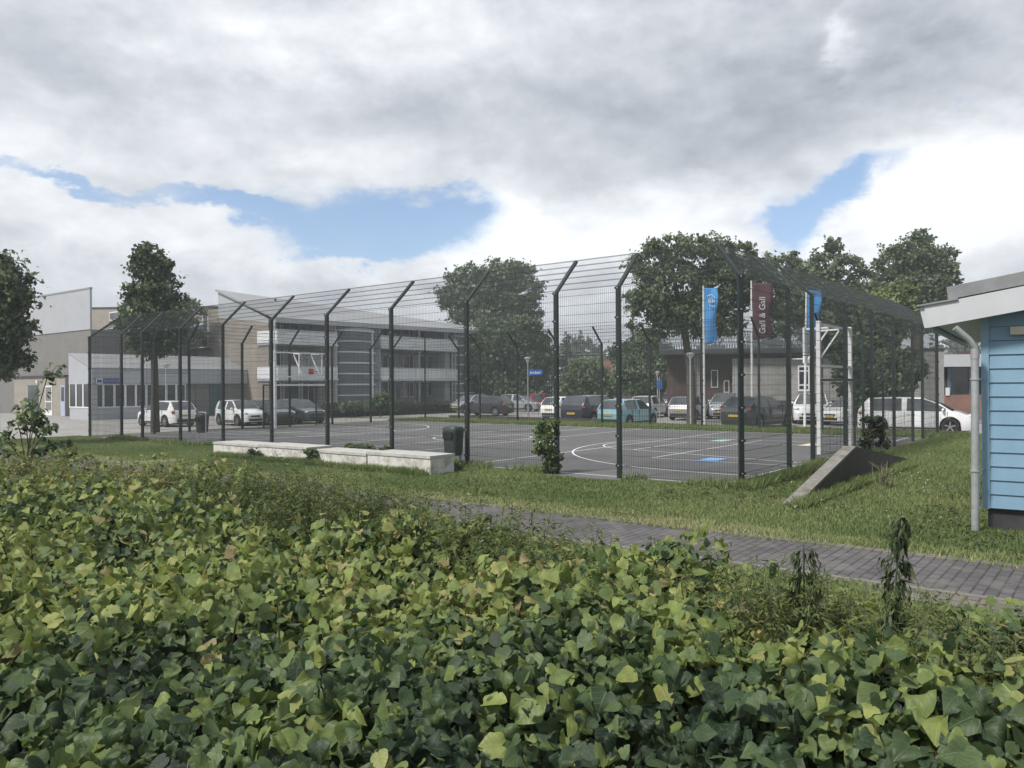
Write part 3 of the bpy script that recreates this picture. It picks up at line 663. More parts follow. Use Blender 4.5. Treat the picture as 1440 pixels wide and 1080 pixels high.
def car(label, kind, pos, heading, pt, group='cars parked beyond the fence', plates=True, rails=False, door_paint=None, grille=True):
    L, W, H, hood, a0, a1, r0, r1, belt = SHAPES[kind]
    ang = math.atan2(heading.y, heading.x)
    t = thing('parked_car', label, 'car', (pos.x, pos.y, LOTZ+.006), ang, group)
    X = lambda f: L/2-f*L        # f = 0 nose, 1 tail; local +x forward
    WR = .315 if H < 1.55 else .35; AR = WR+.055
    wf, wr = X(.195), X(.80)
    top = lambda f: interp(f, [(0, .62), (.025, .76), (.08, hood-.12), (a0-.04, hood), (a0, hood+.015), (a0+(a1-a0)*.5, hood+(H-hood)*.60), (a1, H-.03), ((a1+r0)/2, H), (r0, H-.05), (r0+(r1-r0)*.5, belt+(H-belt)*.55), (r1, belt+.02), (1.0, belt-.22)])
    wid = lambda f: W/2*interp(f, [(0, .60), (.02, .76), (.06, .88), (.15, .97), (.3, 1), (.7, 1), (.88, .965), (.96, .89), (.985, .80), (1.0, .70)])
    bel = lambda f: min(belt, top(f)-.02) if f > a0-.05 else top(f)-.03
    fs = sorted(set([0, .01, .025, .05, .08, .12, a0-.06, a0, a0+(a1-a0)*.33, a0+(a1-a0)*.66, a1, a1+.02, .555, .585, .60, r0-.05, r0, (r0+r1)/2, r1, .99, 1.0]
                    + [round((L/2-(xw+AR*math.cos(PI*k/8)))/L, 4) for xw in (wf, wr) for k in range(9)]))
    rings = []
    for f in fs:
        x = X(f); w_ = wid(f); tp, bl = top(f), bel(f)
        zs = .20 if .04 < f < .96 else .24
        arch = False
        for xw in (wf, wr):
            d = abs(x-xw)
            if d < AR-1e-4: zs = max(zs, WR+math.sqrt(AR*AR-d*d)); arch = True
        cab = max(0.0, min(1.0, (tp-belt)/(H-belt))) if f > a0 else 0.0
        wro = w_*(1-.25*cab) if f > a0 else w_*.93
        z1 = max(zs+.02, .34); z2 = max(z1+.02, .55 if bl > .62 else bl*.8)
        z3 = max(z2+.02, bl)
        rt = max(z3+.01, tp-.05 if cab > .1 else tp-.012)
        half_ = [(w_*.93, zs), (w_*.985, min(z1, z3-.03)), (w_*1.0, min(z2, z3-.015)), (w_*.965, z3), (wro, rt), (wro*.90, max(rt+.004, tp-.012)), (wro*.5, max(rt+.006, tp)), (0, max(rt+.008, tp+.006))]
        ring = [(x, y, z) for y, z in half_]+[(x, -y, z) for y, z in half_[-2::-1]]
        rings.append(ring)
    nr = len(rings[0]); b = MB(); gl = {'windscreen': MB(), 'rear_window': MB(), 'side_window': MB()}; door = MB()
    sidew = [(a0+.05, .555), (.60, min(r0-.005, .86))]
    allv = [p for r in rings for p in r]
    used = {k: [] for k in gl}; body = []; doorf = []
    for i in range(len(fs)-1):
        f = (fs[i]+fs[i+1])/2
        for j in range(nr-1):
            q = (i*nr+j, (i+1)*nr+j, (i+1)*nr+j+1, i*nr+j+1)
            jj = min(j, nr-2-j)
            if jj >= 5 and a0 <= f <= a1: used['windscreen'].append(q)
            elif jj >= 5 and r0+.004 <= f <= r1: used['rear_window'].append(q)
            elif jj == 3 and any(s0 <= f <= s1 for s0, s1 in sidew): used['side_window'].append(q)
            elif door_paint and jj in (1, 2) and .62 < f < .74: doorf.append(q)
            else: body.append(q)
    b.add(allv, body)
    b.add(rings[0], [tuple(range(nr))]); b.add(rings[-1], [tuple(range(nr-1, -1, -1))])
    b.box(X(.93), X(.05), -W*.40, W*.40, .16, .60, 1)
    b.box(X(.985), X(.985)-.045*0+.10, -W*.36, W*.36, .22, .36, 1)
    for sg in (1, -1):       # door shut lines and sill moulding stand a few millimetres proud as dark seams
        for f_ in (a0+.035, .575, .74):
            yb = sg*(wid(f_)*1.0+.002); b.box(X(f_)-.006, X(f_)+.006, min(yb, yb-sg*.02), max(yb, yb-sg*.02), .40, belt-.02, 1)
        yb = sg*(W/2*.995); b.box(wr+AR+.02, wf-AR-.02, min(yb, yb-sg*.05), max(yb, yb-sg*.05), .24, .31, 1)
    bo = b.build('car_body', [pt, m_trim], t, 38)
    for k, qs in used.items():
        g = MB(); g.add(allv, qs); me = g.mesh(k, m_glass, 30)
        import bmesh as _bm
        bm_ = _bm.new(); bm_.from_mesh(me); _bm.ops.delete(bm_, geom=[v for v in bm_.verts if not v.link_faces], context='VERTS'); bm_.to_mesh(me); bm_.free()
        if k == 'side_window':
            for sg in (1, -1):
                m2 = me.copy(); bm_ = _bm.new(); bm_.from_mesh(m2); _bm.ops.delete(bm_, geom=[v for v in bm_.verts if v.co.y*sg < 0], context='VERTS'); bm_.to_mesh(m2); bm_.free(); link(k, m2, t)
        else: link(k, me, t)
    if door_paint:
        g = MB(); g.add(allv, doorf); me = g.mesh('door_panel', door_paint, 30); bm_ = _bm.new(); bm_.from_mesh(me); _bm.ops.delete(bm_, geom=[v for v in bm_.verts if not v.link_faces], context='VERTS'); bm_.to_mesh(me); bm_.free(); link('door_panel', me, t)['label'] = 'green and white door panel'
    for xw in (wf, wr):
        for sg in (1, -1):
            yo = sg*(W/2-.02)
            y0 = sg*.085
            wt = MB().lathe([(.001, y0*.35), (WR*.58, y0*.35)], 14, axis='Y').lathe([(.001, -y0*.8), (WR*.64, -y0*.8)], 14, axis='Y').build('wheel', m_trim, t); wt.location = (xw, yo-sg*.10, WR)
            MB().lathe([(WR*.66, -.10), (WR*.93, -.105), (WR, -.07), (WR, .07), (WR*.93, .105), (WR*.66, .10)], 20, axis='Y').build('tyre', m_tyre, wt, 40)
            rb = MB()
            rb.lathe([(WR*.69, -.09), (WR*.69, .09), (WR*.60, .092*1.0), (WR*.57, .05), (WR*.57, -.05), (WR*.60, -.092)], 20, axis='Y')
            rb.lathe([(.001, y0*1.05), (WR*.17, y0*1.02), (WR*.19, y0*.6)], 10, axis='Y')
            for k in range(5):
                a = 2*PI*k/5+.3; rb.bar((WR*.12*math.cos(a), y0*.9, WR*.12*math.sin(a)), (WR*.62*math.cos(a), y0*.9, WR*.62*math.sin(a)), .055, .03, up=(0,1,0))
            rb.build('rim', m_rim, wt, 40)
    zl = hood-.22
    for sg in (1, -1):
        hb = MB(); f_ = .045; w_ = wid(f_); hb.ball((X(.055), sg*w_*.80, zl), (.17, .14, .075), 10, 6); hb.build('headlight', m_head, t, 60)
        tb = MB(); f_ = .97; w_ = wid(.965); tb.ball((X(.962), sg*w_*.90, belt-.10), (.12, .10, .13 if kind in ('hatch', 'city', 'estate') else .075), 10, 6); tb.build('tail_light', m_tail, t, 60)
        mb_ = MB(); mb_.ball((X(a0+.07), sg*(W/2+.07), belt+.06), (.06, .10, .07), 8, 6); mb_.bar((X(a0+.07), sg*W*.46, belt+.02), (X(a0+.07), sg*(W/2+.04), belt+.04), .05, .03); mb_.build('wing_mirror', pt if pt is not P_TEAL else m_trim, t, 60)
        db = MB(); db.box(X(.56), X(.56)+.15, sg*(W/2*.985)-.012, sg*(W/2*.985)+.018, belt-.13, belt-.10); db.build('door_handle', pt, t)
    gb = MB(); gb.box(X(0)-.06, X(0)+.012, -wid(0)*.85, wid(0)*.85, .28, .42); gb.box(X(0)-.06, X(0)+.010, -wid(0)*.62, wid(0)*.62, .50, .60); gb.build('grille', m_trim, t)
    rb = MB(); rb.box(X(1)-.012, X(1)+.2, -wid(1)*.9, wid(1)*.9, .26, .44); rb.build('rear_bumper', m_trim, t)
    if plates:
        MB().box(X(0)+.010, X(0)+.03, -.26, .26, .43, .54).build('number_plate', m_plate, t)
        MB().box(X(1)-.03, X(1)-.004, -.26, .26, .60, .71).build('number_plate', m_plate, t)
    if rails:
        for sg in (1, -1):
            MB().tube([(X(a1+.03), sg*W*.36, H-.02), (X(a1+.06), sg*W*.36, H+.05), (X(r0-.06), sg*W*.36, H+.05), (X(r0-.02), sg*W*.36, H-.04)], .018, 6).build('roof_rail', m_trim, t)
    return t
NA, NB = -A2, -B2
def GL(px, py): return G(px, py, LOTZ)
def rear_at(px, py, hd, kind): return GL(px, py)+hd*(SHAPES[kind][0]/2)
def front_at(px, py, hd, kind): return GL(px, py)-hd*(SHAPES[kind][0]/2)
def dirdeg(deg): return Vector((math.sin(math.radians(deg)), math.cos(math.radians(deg)), 0))   # compass bearing from +Y
car('white hatchback parked before the low annex, seen from behind', 'hatch', rear_at(260, 600.5, A2, 'hatch'), dirdeg(-54), P_WHITE)
car('small white city car with green door panels, nose towards the fence', 'city', front_at(363, 599, NA, 'city'), dirdeg(133), P_WHITE, door_paint=P_GREEN, plates=False)
car('black hatchback with pale windscreen, between the white city car and another dark car', 'hatch', front_at(408, 598, NA, 'hatch'), dirdeg(136), P_BLACK, plates=False)
car('dark grey hatchback next to the hedge, last of the row by the apartments', 'hatch', front_at(449, 596, NA, 'hatch'), dirdeg(133), P_GREY, plates=False)
car('black hatchback facing the apartment hedge, beyond the grass strip', 'hatch', GL(684, 584.5), dirdeg(-62), P_BLACK)
car('silver compact behind the black hatchback, its nose beside the stair tower', 'hatch', GL(662, 580.0), dirdeg(-140), P_SILVER)
car('silver hatchback seen from the side, beside the lamp post with blue sign', 'hatch', GL(731, 578.5), dirdeg(118), P_SILVER)
car('red hatchback half hidden behind the silver hatchback', 'hatch', GL(763, 575.5), dirdeg(60), P_RED)
car('white hatchback mostly hidden by the shrub at the fence post', 'hatch', rear_at(771, 590.5, B2, 'hatch'), dirdeg(38), P_WHITE)
car('navy blue sport utility car seen from behind, beside the teal hatchback', 'suv', rear_at(803, 598.5, B2, 'suv'), dirdeg(38), P_NAVY)
car('white car whose pale roof shows above the navy car', 'suv', GL(848, 576.5), dirdeg(120), P_WHITE)
car('teal hatchback with black mirrors and yellow plate, tail to the court', 'hatch', rear_at(856, 602, B2, 'hatch'), dirdeg(40), P_TEAL)
car('white hatchback showing behind the teal car nose', 'hatch', GL(914, 586.5), dirdeg(30), P_WHITE)
car('silver estate with black roof rails in the far row', 'estate', GL(925, 577), dirdeg(-55), P_SILVER, rails=True)
car('silver hatchback with red tail lights, beneath the elevated walkway', 'hatch', rear_at(952, 591.5, B2, 'hatch'), dirdeg(36), P_SILVER)
car('silver car with white bumper facing the court, beside the dark grey coupe', 'suv', front_at(1002, 590, NB, 'suv'), dirdeg(205), P_SILVER)
car('white van-like car behind the dark grey coupe', 'mpv', GL(1043, 581), dirdeg(-60), P_WHITE)
car('dark grey coupe-roofed car with yellow plate, tail nearest the far fence', 'coupe', rear_at(1039, 604, B2, 'coupe'), dirdeg(45), P_GREY)
car('white sport utility car facing the court before the concrete wall', 'suv', front_at(1124, 597, NB, 'suv'), dirdeg(206), P_WHITE, plates=False)
car('white hatchback behind the goal posts, nose towards the far fence', 'hatch', GL(1200, 597), dirdeg(238), P_WHITE)
car('long white people carrier broadside on past the fence corner', 'mpv', GL(1288, 609.5), dirdeg(124), P_WHITE)
# ================================================================== trees
m_bark = mat('bark', (.075,.062,.050), .95, .3, 9, bump=.9, bscale=18, dirt=(.05,.06,.035), dscale=2, damt=.5)
DARK = [(0, (.024,.044,.025)), (.45, (.064,.100,.050)), (.8, (.115,.158,.076)), (1, (.16,.195,.10))]
MIDG = [(0, (.038,.062,.034)), (.5, (.096,.134,.068)), (1, (.19,.235,.12))]
LIME = [(0, (.060,.090,.03)), (.5, (.13,.17,.055)), (1, (.23,.26,.10))]
ML_DARK = leaf_mat('dark_tree_leaves', DARK, .5, .25); ML_MID = leaf_mat('mid_tree_leaves', MIDG, .5, .28); ML_LIME = leaf_mat('light_tree_leaves', LIME, .5, .3)
ML_SPRUCE = leaf_mat('spruce_needles', [(0, (.010,.022,.014)), (1, (.030,.05,.030))], .6, .1)
def crown_points(blobs, clumps, per, spread=.30, shell=.55):
    """leaf positions gathered in clumps over a set of ellipsoids"""
    vol = np.array([r[0]*r[1]*r[2] for _, r in blobs])**(2/3); pr = vol/vol.sum()
    P_, C_, K_ = [], [], []
    idx = rng.choice(len(blobs), clumps, p=pr)
    for i in idx:
        c, r = blobs[i]; d = unit(1)[0]; q = (shell+(1-shell)*rng.random())*(rng.random()**.15)
        cc = np.array(c)+d*np.array(r)*q; rad = spread*np.mean(r)*rng.uniform(.55, 1.25)
        m = int(per*rng.uniform(.5, 1.5)); pts = cc+rng.normal(size=(m, 3))*rad*np.array([.55, .55, .45])
        P_.append(pts); C_.append(np.repeat(rng.normal(0, .16), m)); K_.append(np.repeat((cc-np.array(c))[None]/np.linalg.norm(cc-np.array(c)+1e-6), m, 0))
    return np.vstack(P_), np.concatenate(C_), np.vstack(K_)
def tree(label, Y, bpx, blobs_px, clumps, per, leaf, lm, trunk_r=.2, kind='quad', depth_k=.85, spread=.30, group=None, name='broadleaf_tree', lean=0.0, bias=(0,0,0), base=None, cat='tree', z0=0.0, limbs=True):
    bp = P(bpx, CY, Y); root = Vector((bp.x, Y, z0)); t = thing(name, label, cat, root, 0, group)
    blobs = []
    for b_ in blobs_px:
        px, py, rx, ry = b_[:4]; dy = b_[4] if len(b_) > 4 else 0.0
        q = P(px, py, Y+dy)-root; k = (Y+dy)/FPX
        blobs.append(((q.x, dy, q.z), (rx*k, (rx+ry)*.5*k*depth_k, ry*k)))
    pos, tv, od = crown_points(blobs, clumps, per, spread)
    keep = pos[:, 2]+z0 > (.15 if limbs else .02); pos, tv, od = pos[keep], tv[keep], od[keep]; n_ = len(pos)
    N = od*.7+unit(n_)*.9+np.array([0, 0, .5]); D = unit(n_)+np.array([0, 0, -.35])+np.array(bias)
    me = leaves_mesh('crown', pos, D, N, leaf*rng.uniform(.6, 1.35, n_), np.clip(.5+tv+rng.normal(0, .17, n_), 0, 1), kind, lm)
    link('crown', me, t)
    zc = min(b_[0][2]-b_[1][2]*.3 for b_ in blobs); zc = max(zc, .5 if limbs else .03); tb = MB()
    big = sorted(blobs, key=lambda b_: -b_[1][0]*b_[1][2])
    top = max(b_[0][2]+b_[1][2]*.5 for b_ in blobs); cx, cy_ = big[0][0][0], big[0][0][1]
    pts = [(0, 0, -.15-z0), (lean*.3, 0, zc*.5), (cx*.35+lean*.4, cy_*.3, zc), (cx*.7, cy_*.6, zc+(top-zc)*.4), (cx, cy_, zc+(top-zc)*.8)]
    tb.tube(pts, [trunk_r*1.15, trunk_r*.92, trunk_r*.8, trunk_r*.45, trunk_r*.15], 10)
    for c, r in (blobs if limbs else []):
        for _ in range(3):
            d = unit(1)[0]*np.array(r)*.6; z = zc+(top-zc)*random.uniform(.0, .35)
            s0 = Vector((cx*.4, cy_*.35, z)); e0 = Vector((c[0]+d[0], c[1]+d[1], max(c[2]+d[2], z+.3))); mid = (s0+e0)/2+Vector((0, 0, -.05*(e0-s0).length))
            tb.tube([s0, mid, e0], [trunk_r*.38, trunk_r*.22, trunk_r*.06], 6)
    tb.build('trunk', m_bark, t, 50)
    return t
# dark crown beyond the fence, whose trunk stands by the mesh
tree('tall dark tree with lobed crown, its trunk just outside the fence before the annex', 34.0, 218,
     [(212, 362, 22, 22), (212, 400, 33, 34), (192, 420, 20, 28), (240, 412, 20, 24), (214, 450, 44, 36), (185, 455, 20, 24), (244, 462, 20, 22), (218, 485, 40, 16), (198, 372, 18, 22), (228, 375, 20, 20), (205, 348, 12, 12), (252, 436, 13, 12), (178, 436, 10, 12), (256, 478, 9, 8)], 330, 40, .17, ML_DARK, .17, spread=.30)
tree('big dark tree cut by the picture edge, in front of the taupe wall', 26.0, -34,
     [(5, 385, 26, 20), (-20, 400, 60, 50), (22, 420, 24, 26), (-30, 470, 70, 46), (10, 470, 32, 30), (20, 500, 22, 20), (-10, 520, 36, 16), (30, 455, 16, 16), (38, 390, 10, 8), (12, 360, 10, 8)], 330, 42, .17, ML_DARK, .24, spread=.34)
tree('small green tree peeping up behind the tall dark tree', 66, 268, [(268, 432, 22, 14), (255, 445, 22, 16), (262, 470, 25, 20)], 60, 60, .28, ML_MID, .15)
# central mass
G_C = 'trees beyond the car park'
tree('broad tree with pale gaps in its crown, behind the apartment end', 92, 690,
     [(690, 400, 50, 34), (645, 415, 36, 32), (735, 405, 34, 38), (660, 385, 30, 20), (720, 382, 34, 20), (690, 440, 66, 34), (740, 440, 30, 34), (625, 420, 16, 20)], 430, 46, .36, ML_MID, .45, spread=.22, group=G_C)
tree('dense dark bushy tree filling the space beside the apartment stair tower', 80, 715,
     [(715, 490, 58, 44), (680, 510, 30, 46), (752, 510, 30, 50), (715, 545, 66, 36), (700, 470, 40, 24), (735, 470, 36, 26)], 420, 70, .36, ML_DARK, .4, spread=.30, group=G_C, depth_k=.7)
tree('leafy tree with two crown lobes, behind the blue banner', 43.5, 972,
     [(960, 352, 48, 30), (915, 372, 38, 36), (1002, 358, 34, 32), (945, 405, 62, 44), (1010, 405, 40, 46), (895, 415, 26, 34), (975, 445, 66, 34), (1040, 358, 24, 26), (1045, 395, 26, 44), (915, 455, 34, 26), (1020, 455, 36, 28), (1078, 400, 28, 50), (1092, 450, 30, 36), (1068, 370, 16, 20)], 760, 46, .19, ML_MID, .24, spread=.21, group=G_C)
tree('tree with wind-blown slanting sprays, left of the tallest crown by the shed', 62, 1165,
     [(1165, 372, 34, 26), (1130, 385, 30, 24), (1195, 378, 22, 24), (1150, 415, 52, 34), (1190, 430, 40, 40), (1172, 345, 20, 16), (1160, 460, 52, 34), (1110, 372, 18, 20), (1222, 405, 30, 34), (1112, 425, 28, 44), (1225, 450, 34, 40)], 520, 42, .28, ML_MID, .36, spread=.23, group=G_C, bias=(.7, 0, .6))
tree('tallest wind-blown tree with feathery outline, directly behind the shed roof', 60, 1290,
     [(1285, 365, 40, 34), (1252, 370, 28, 30), (1318, 375, 28, 34), (1290, 405, 52, 36), (1255, 415, 34, 36), (1325, 415, 20, 30), (1296, 340, 18, 20), (1300, 440, 46, 30), (1338, 395, 12, 22)], 440, 42, .27, ML_MID, .38, spread=.22, group=G_C, bias=(.7, 0, .6))
tree('light yellow-green bushy tree in front of the wind-blown trees', 50, 1252, [(1250, 425, 34, 26), (1270, 412, 20, 18), (1232, 438, 22, 20), (1262, 445, 34, 22)], 150, 62, .24, ML_LIME, .2, spread=.32, group=G_C)
tree('dark tree standing behind the goal posts', 38.5, 1235, [(1215, 480, 36, 46), (1240, 470, 34, 40), (1200, 520, 26, 46), (1230, 530, 34, 34), (1180, 480, 22, 36), (1222, 570, 26, 36), (1238, 600, 18, 26)], 360, 60, .24, ML_DARK, .2, spread=.32, group=G_C, depth_k=.7)
tree('young bushy tree with pale leaves beside the grey column', 37, 1262, [(1245, 515, 18, 24), (1275, 510, 20, 24), (1260, 545, 26, 24), (1290, 520, 12, 20)], 130, 60, .18, ML_MID, .12, spread=.34, group=G_C)
# spruce
def spruce(label, Y, px, top_py, rpx):
    q = P(px, CY, Y); zt_ = zat(top_py, px, Y); t = thing('spruce_tree', label, 'tree', (q.x, Y, 0)); R_ = rpx*Y/FPX
    Pn, Dn = [], []
    for z in np.arange(1.0, zt_, .28):
        rr = R_*(1-z/zt_)**.8+.12; 
        for k in range(max(5, int(rr*9))):
            a = rng.uniform(0, 2*PI); L_ = rr*rng.uniform(.6, 1.15); m = int(L_*16)+4
            f = rng.random(m)**.7; Pn.append(np.c_[np.cos(a)*L_*f, np.sin(a)*L_*f, z-.22*L_*f**1.5]+rng.normal(0, .05, (m, 3))); Dn.append(np.tile([np.cos(a), np.sin(a), -.3], (m, 1)))
    pos = np.vstack(Pn); D = np.vstack(Dn)+unit(len(pos))*.6; n_ = len(pos)
    link('crown', leaves_mesh('crown', pos, D, unit(n_)+np.array([0,0,1.0]), .22*rng.uniform(.6, 1.3, n_), rng.random(n_), 'lance', ML_SPRUCE), t)
    MB().tube([(0,0,-.1), (0,0,zt_*.5), (0,0,zt_-.1)], [.2, .12, .03], 8).build('trunk', m_bark, t, 50)
spruce('slim dark spruce rising behind the hedge bushes', 82, 797, 464, 22)
# bushes
def bush(label, Y, bpx, blobs, clumps, per, leaf, lm, cat='shrub', group=None, kind='quad', z0=0.0, spread=.34, name='shrub', limbs=True):
    return tree(label, Y, bpx, blobs, clumps, per, leaf, lm, .04, kind, spread=spread, group=group, name=name, cat=cat, z0=z0, limbs=limbs)
GB = 'bushes at the back of the car park'
bush('rounded green bush in the far row, before the red roof', 66, 828, [(825, 535, 32, 34), (845, 545, 24, 24), (808, 540, 18, 28)], 160, 60, .26, ML_MID, group=GB)
bush('wide green bush beside the lone parking sign', 62, 895, [(885, 530, 26, 30), (910, 538, 26, 26), (930, 530, 16, 24)], 170, 60, .25, ML_MID, group=GB)
bush('dark tall bush under the leafy tree', 70, 905, [(905, 495, 38, 26), (880, 500, 22, 22), (940, 510, 24, 24)], 150, 60, .3, ML_DARK, group=GB)
bush('shrub growing through the mesh at the dark corner of the fence', CT(-.3, 5.2).y, 1222, [(1224, 615, 15, 16), (1236, 598, 12, 14), (1212, 630, 12, 10), (1243, 622, 10, 12), (1220, 590, 9, 14)], 60, 40, .06, leaf_mat('shaded_shrub_leaves', [(0, (.012,.024,.013)), (.6, (.030,.050,.024)), (1, (.07,.095,.042))], .6, .2))  # leaf colours darkened to carry the shade at the fence
# far wood along the horizon
n_ = 26000; xs = rng.uniform(-140, 150, n_); hz = 9+3*np.sin(xs*.13)+2*np.sin(xs*.41+1)+rng.normal(0, .8, n_)
pos = np.c_[xs, 190+rng.normal(0, 5, n_), hz*rng.random(n_)**.6]
o = link('far_woodland', leaves_mesh('far_woodland', pos, unit(n_), unit(n_)+np.array([0,-.4,.6]), rng.uniform(.9, 1.9, n_), np.clip(.4+rng.normal(0, .2, n_), 0, 1), 'quad', ML_DARK)); struct(o, 'stuff')
# dark clipped hedge before the apartments
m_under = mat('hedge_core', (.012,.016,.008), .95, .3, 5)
def box_hedge(label, p0, p1, hgt, dep, n_, leaf, lm):
    d = p1-p0; L_ = d.length; t = thing('clipped_hedge', label, 'hedge', p0, math.atan2(d.y, d.x))
    q = rng.random((n_, 3)); side = rng.random(n_)
    x = q[:, 0]*L_; y = np.where(side < .5, rng.normal(0, .06, n_), q[:, 1]*dep); z = np.where(side < .5, q[:, 2]*hgt, hgt+rng.normal(0, .07, n_)+.1*np.sin(x*2))
    pos = np.c_[x, y, np.maximum(z, .05)]
    link('foliage', leaves_mesh('foliage', pos, unit(n_), unit(n_)+np.array([0,-.6,.8]), leaf*rng.uniform(.6, 1.3, n_), np.clip(.45+rng.normal(0, .2, n_), 0, 1), 'quad', lm), t)
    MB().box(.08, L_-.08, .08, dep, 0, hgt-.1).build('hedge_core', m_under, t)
m_hl = leaf_mat('brown_hedge_leaves', [(0, (.022,.026,.012)), (.6, (.05,.05,.024)), (1, (.085,.07,.036))], .6, .2)
h0 = G(462, 588, LOTZ); h1 = G(642, 580.5, LOTZ)
box_hedge('low brownish clipped hedge before the apartment ground floor', h0, h1, .80, 1.2, 9000, .13, m_hl)
bush('loose pinkish-green shrub rising over the low hedge by the glazed stair tower', 56, 535, [(535, 563, 14, 12), (520, 570, 16, 8), (552, 570, 12, 9), (490, 571, 22, 7)], 70, 60, .16, ML_MID)
# ================================================================== buildings
m_wpan = mat('white_panel', (.345,.36,.39), .6, .05, 1, dirt=(.38,.39,.40), dscale=.6, damt=.5)
m_tan = brick_mat('tan_brick', (.29,.262,.222), (.255,.23,.195), (.23,.208,.18), .21, .06, .008, 0, 'XZ', var=.14)
m_taupe = brick_mat('taupe_brick', (.182,.178,.172), (.166,.162,.156), (.155,.15,.145), .21, .06, .008, 0, 'XZ', var=.12)
m_roofg = mat('metal_roof', (.26,.265,.275), .55, .08, .6, dirt=(.24,.245,.25), dscale=.3, damt=.5)
m_win = glass_mat('window_glass', (.035,.042,.050), .08, .6)
m_win2 = glass_mat('shaded_glass', (.055,.065,.075), .12, .5)
m_dwall = mat('shaded_wall', (.24,.235,.225), .8, .15, 1)
m_para = mat('parapet_panel', (.70,.715,.74), .55, .06, 1, dirt=(.38,.39,.40), dscale=.8, damt=.5)
m_frame = mat('white_frame', (.66,.67,.68), .5, .05, 2)
m_tglass = bpy.data.materials.new('stair_glass'); n, l = nodes_of(m_tglass); b_ = n['Principled BSDF']; b_.inputs['Base Color'].default_value = (.22,.25,.28,1); b_.inputs['Roughness'].default_value = .1
tr_ = n.new('ShaderNodeBsdfTransparent'); tr_.inputs['Color'].default_value = (.62,.68,.72,1); mx_ = n.new('ShaderNodeMixShader'); mx_.inputs[0].default_value = .55; l.new(tr_.outputs[0], mx_.inputs[1]); l.new(b_.outputs[0], mx_.inputs[2]); l.new(mx_.outputs[0], n['Material Output'].inputs['Surface'])
m_teal = mat('teal_door', (.035,.085,.095), .5, .1, 2)
# ---- apartment building: local x along b (the balcony front), local y = a (into the block)
uC = P(420, CY, 64); c0, _ = on_line(378, Vector((uC.x, 64.8, 0)), B2)
bld = thing('apartment_building', 'three-storey apartment block with white balconies, glazed stair towers and sloping grey roof', 'apartment block', c0, ROT_B)
def fx(px, off=0.0):
    p, k = on_line(px, c0-A2*off, B2); return k, p.y
def fz(px, py, off=0.0):
    k, Y = fx(px, off); return zat(py, px, Y)
def gxl(px):      # along the gable (local y), plane x=0
    p, k = on_line(px, c0, A2); return k, p.y
xE, YE = fx(690); xT1a, _ = fx(473, .3); xT1b, _ = fx(525, .3); xT2a, _ = fx(632, 0); xT2b, _ = fx(668, 0)
# heights
z_e0 = fz(380, 448); z_e1 = fz(690, 467); gD, gY = gxl(308); z_r0 = zat(407, 308, gY)
rD = 8.0
pR = c0+B2*xE+A2*2.2; z_r1 = max(z_e1+.6, zat(460, 690, pR.y))
# floors on the balcony front
F1 = fz(600, 533); F2 = fz(600, 491.5); PH = F1*0+ (fz(600, 516)-fz(600, 533))
# gable wall (tan), white upper gable
b = MB(); b.prism([(0, 0), (gD, 0), (gD, zat(447, 308, gY)), (0, z_e0-.35)], 0, .3, 0, 'YZ'); b.build('gable_wall', m_tan, bld)
b = MB(); zz = zat(447, 308, gY); b.prism([(-.05, z_e0-.352), (gD+.02, zz+.002), (gD+.02, z_r0-.05), (-.05, z_e0-.05)], -.03, .28, 0, 'YZ'); b.build('gable_panel', m_wpan, bld)
# roof as a slab with its own thickness
b = MB(); th = .15
rp = [(-.25, -1.3, z_e0), (xE+.6, -1.3, z_e1), (xE+.6, 2.2, z_r1), (-.25, gD+.1, z_r0)]
b.add([(x,y,z-th) for x,y,z in rp]+[(x,y,z) for x,y,z in rp], [(0,3,2),(0,2,1),(4,5,6),(4,6,7),(0,1,5,4),(1,2,6,5),(2,3,7,6),(3,0,4,7)]); b.build('roof', m_roofg, bld)
b = MB(); b.bar((-.3,-1.34,z_e0-.22), (xE+.65,-1.34,z_e1-.22), .06, .34); b.build('eaves_board', m_wpan, bld)
for px, py in ((388, 415), (449, 428), (459, 428)):
    p, k = on_line(px, c0+A2*gD*.7, B2); zz = zat(py+5, px, p.y); MB().tube([(k, gD*.7, zz-1.5), (k, gD*.7, zz)], .09, 8).build('roof_vent', m_dark, bld)
b = MB(); b.add([(.3, gD, 0), (xE, 2.0, 0), (xE, 2.0, z_r1-.3), (.3, gD, z_r0-.3)], [(0,1,2,3)]); b.add([(xE, 0, 0), (xE, 2.0, 0), (xE, 2.0, z_r1-.3), (xE, 0, z_e1-.3)], [(0,1,2,3)]); b.build('rear_wall', m_dwall, bld)
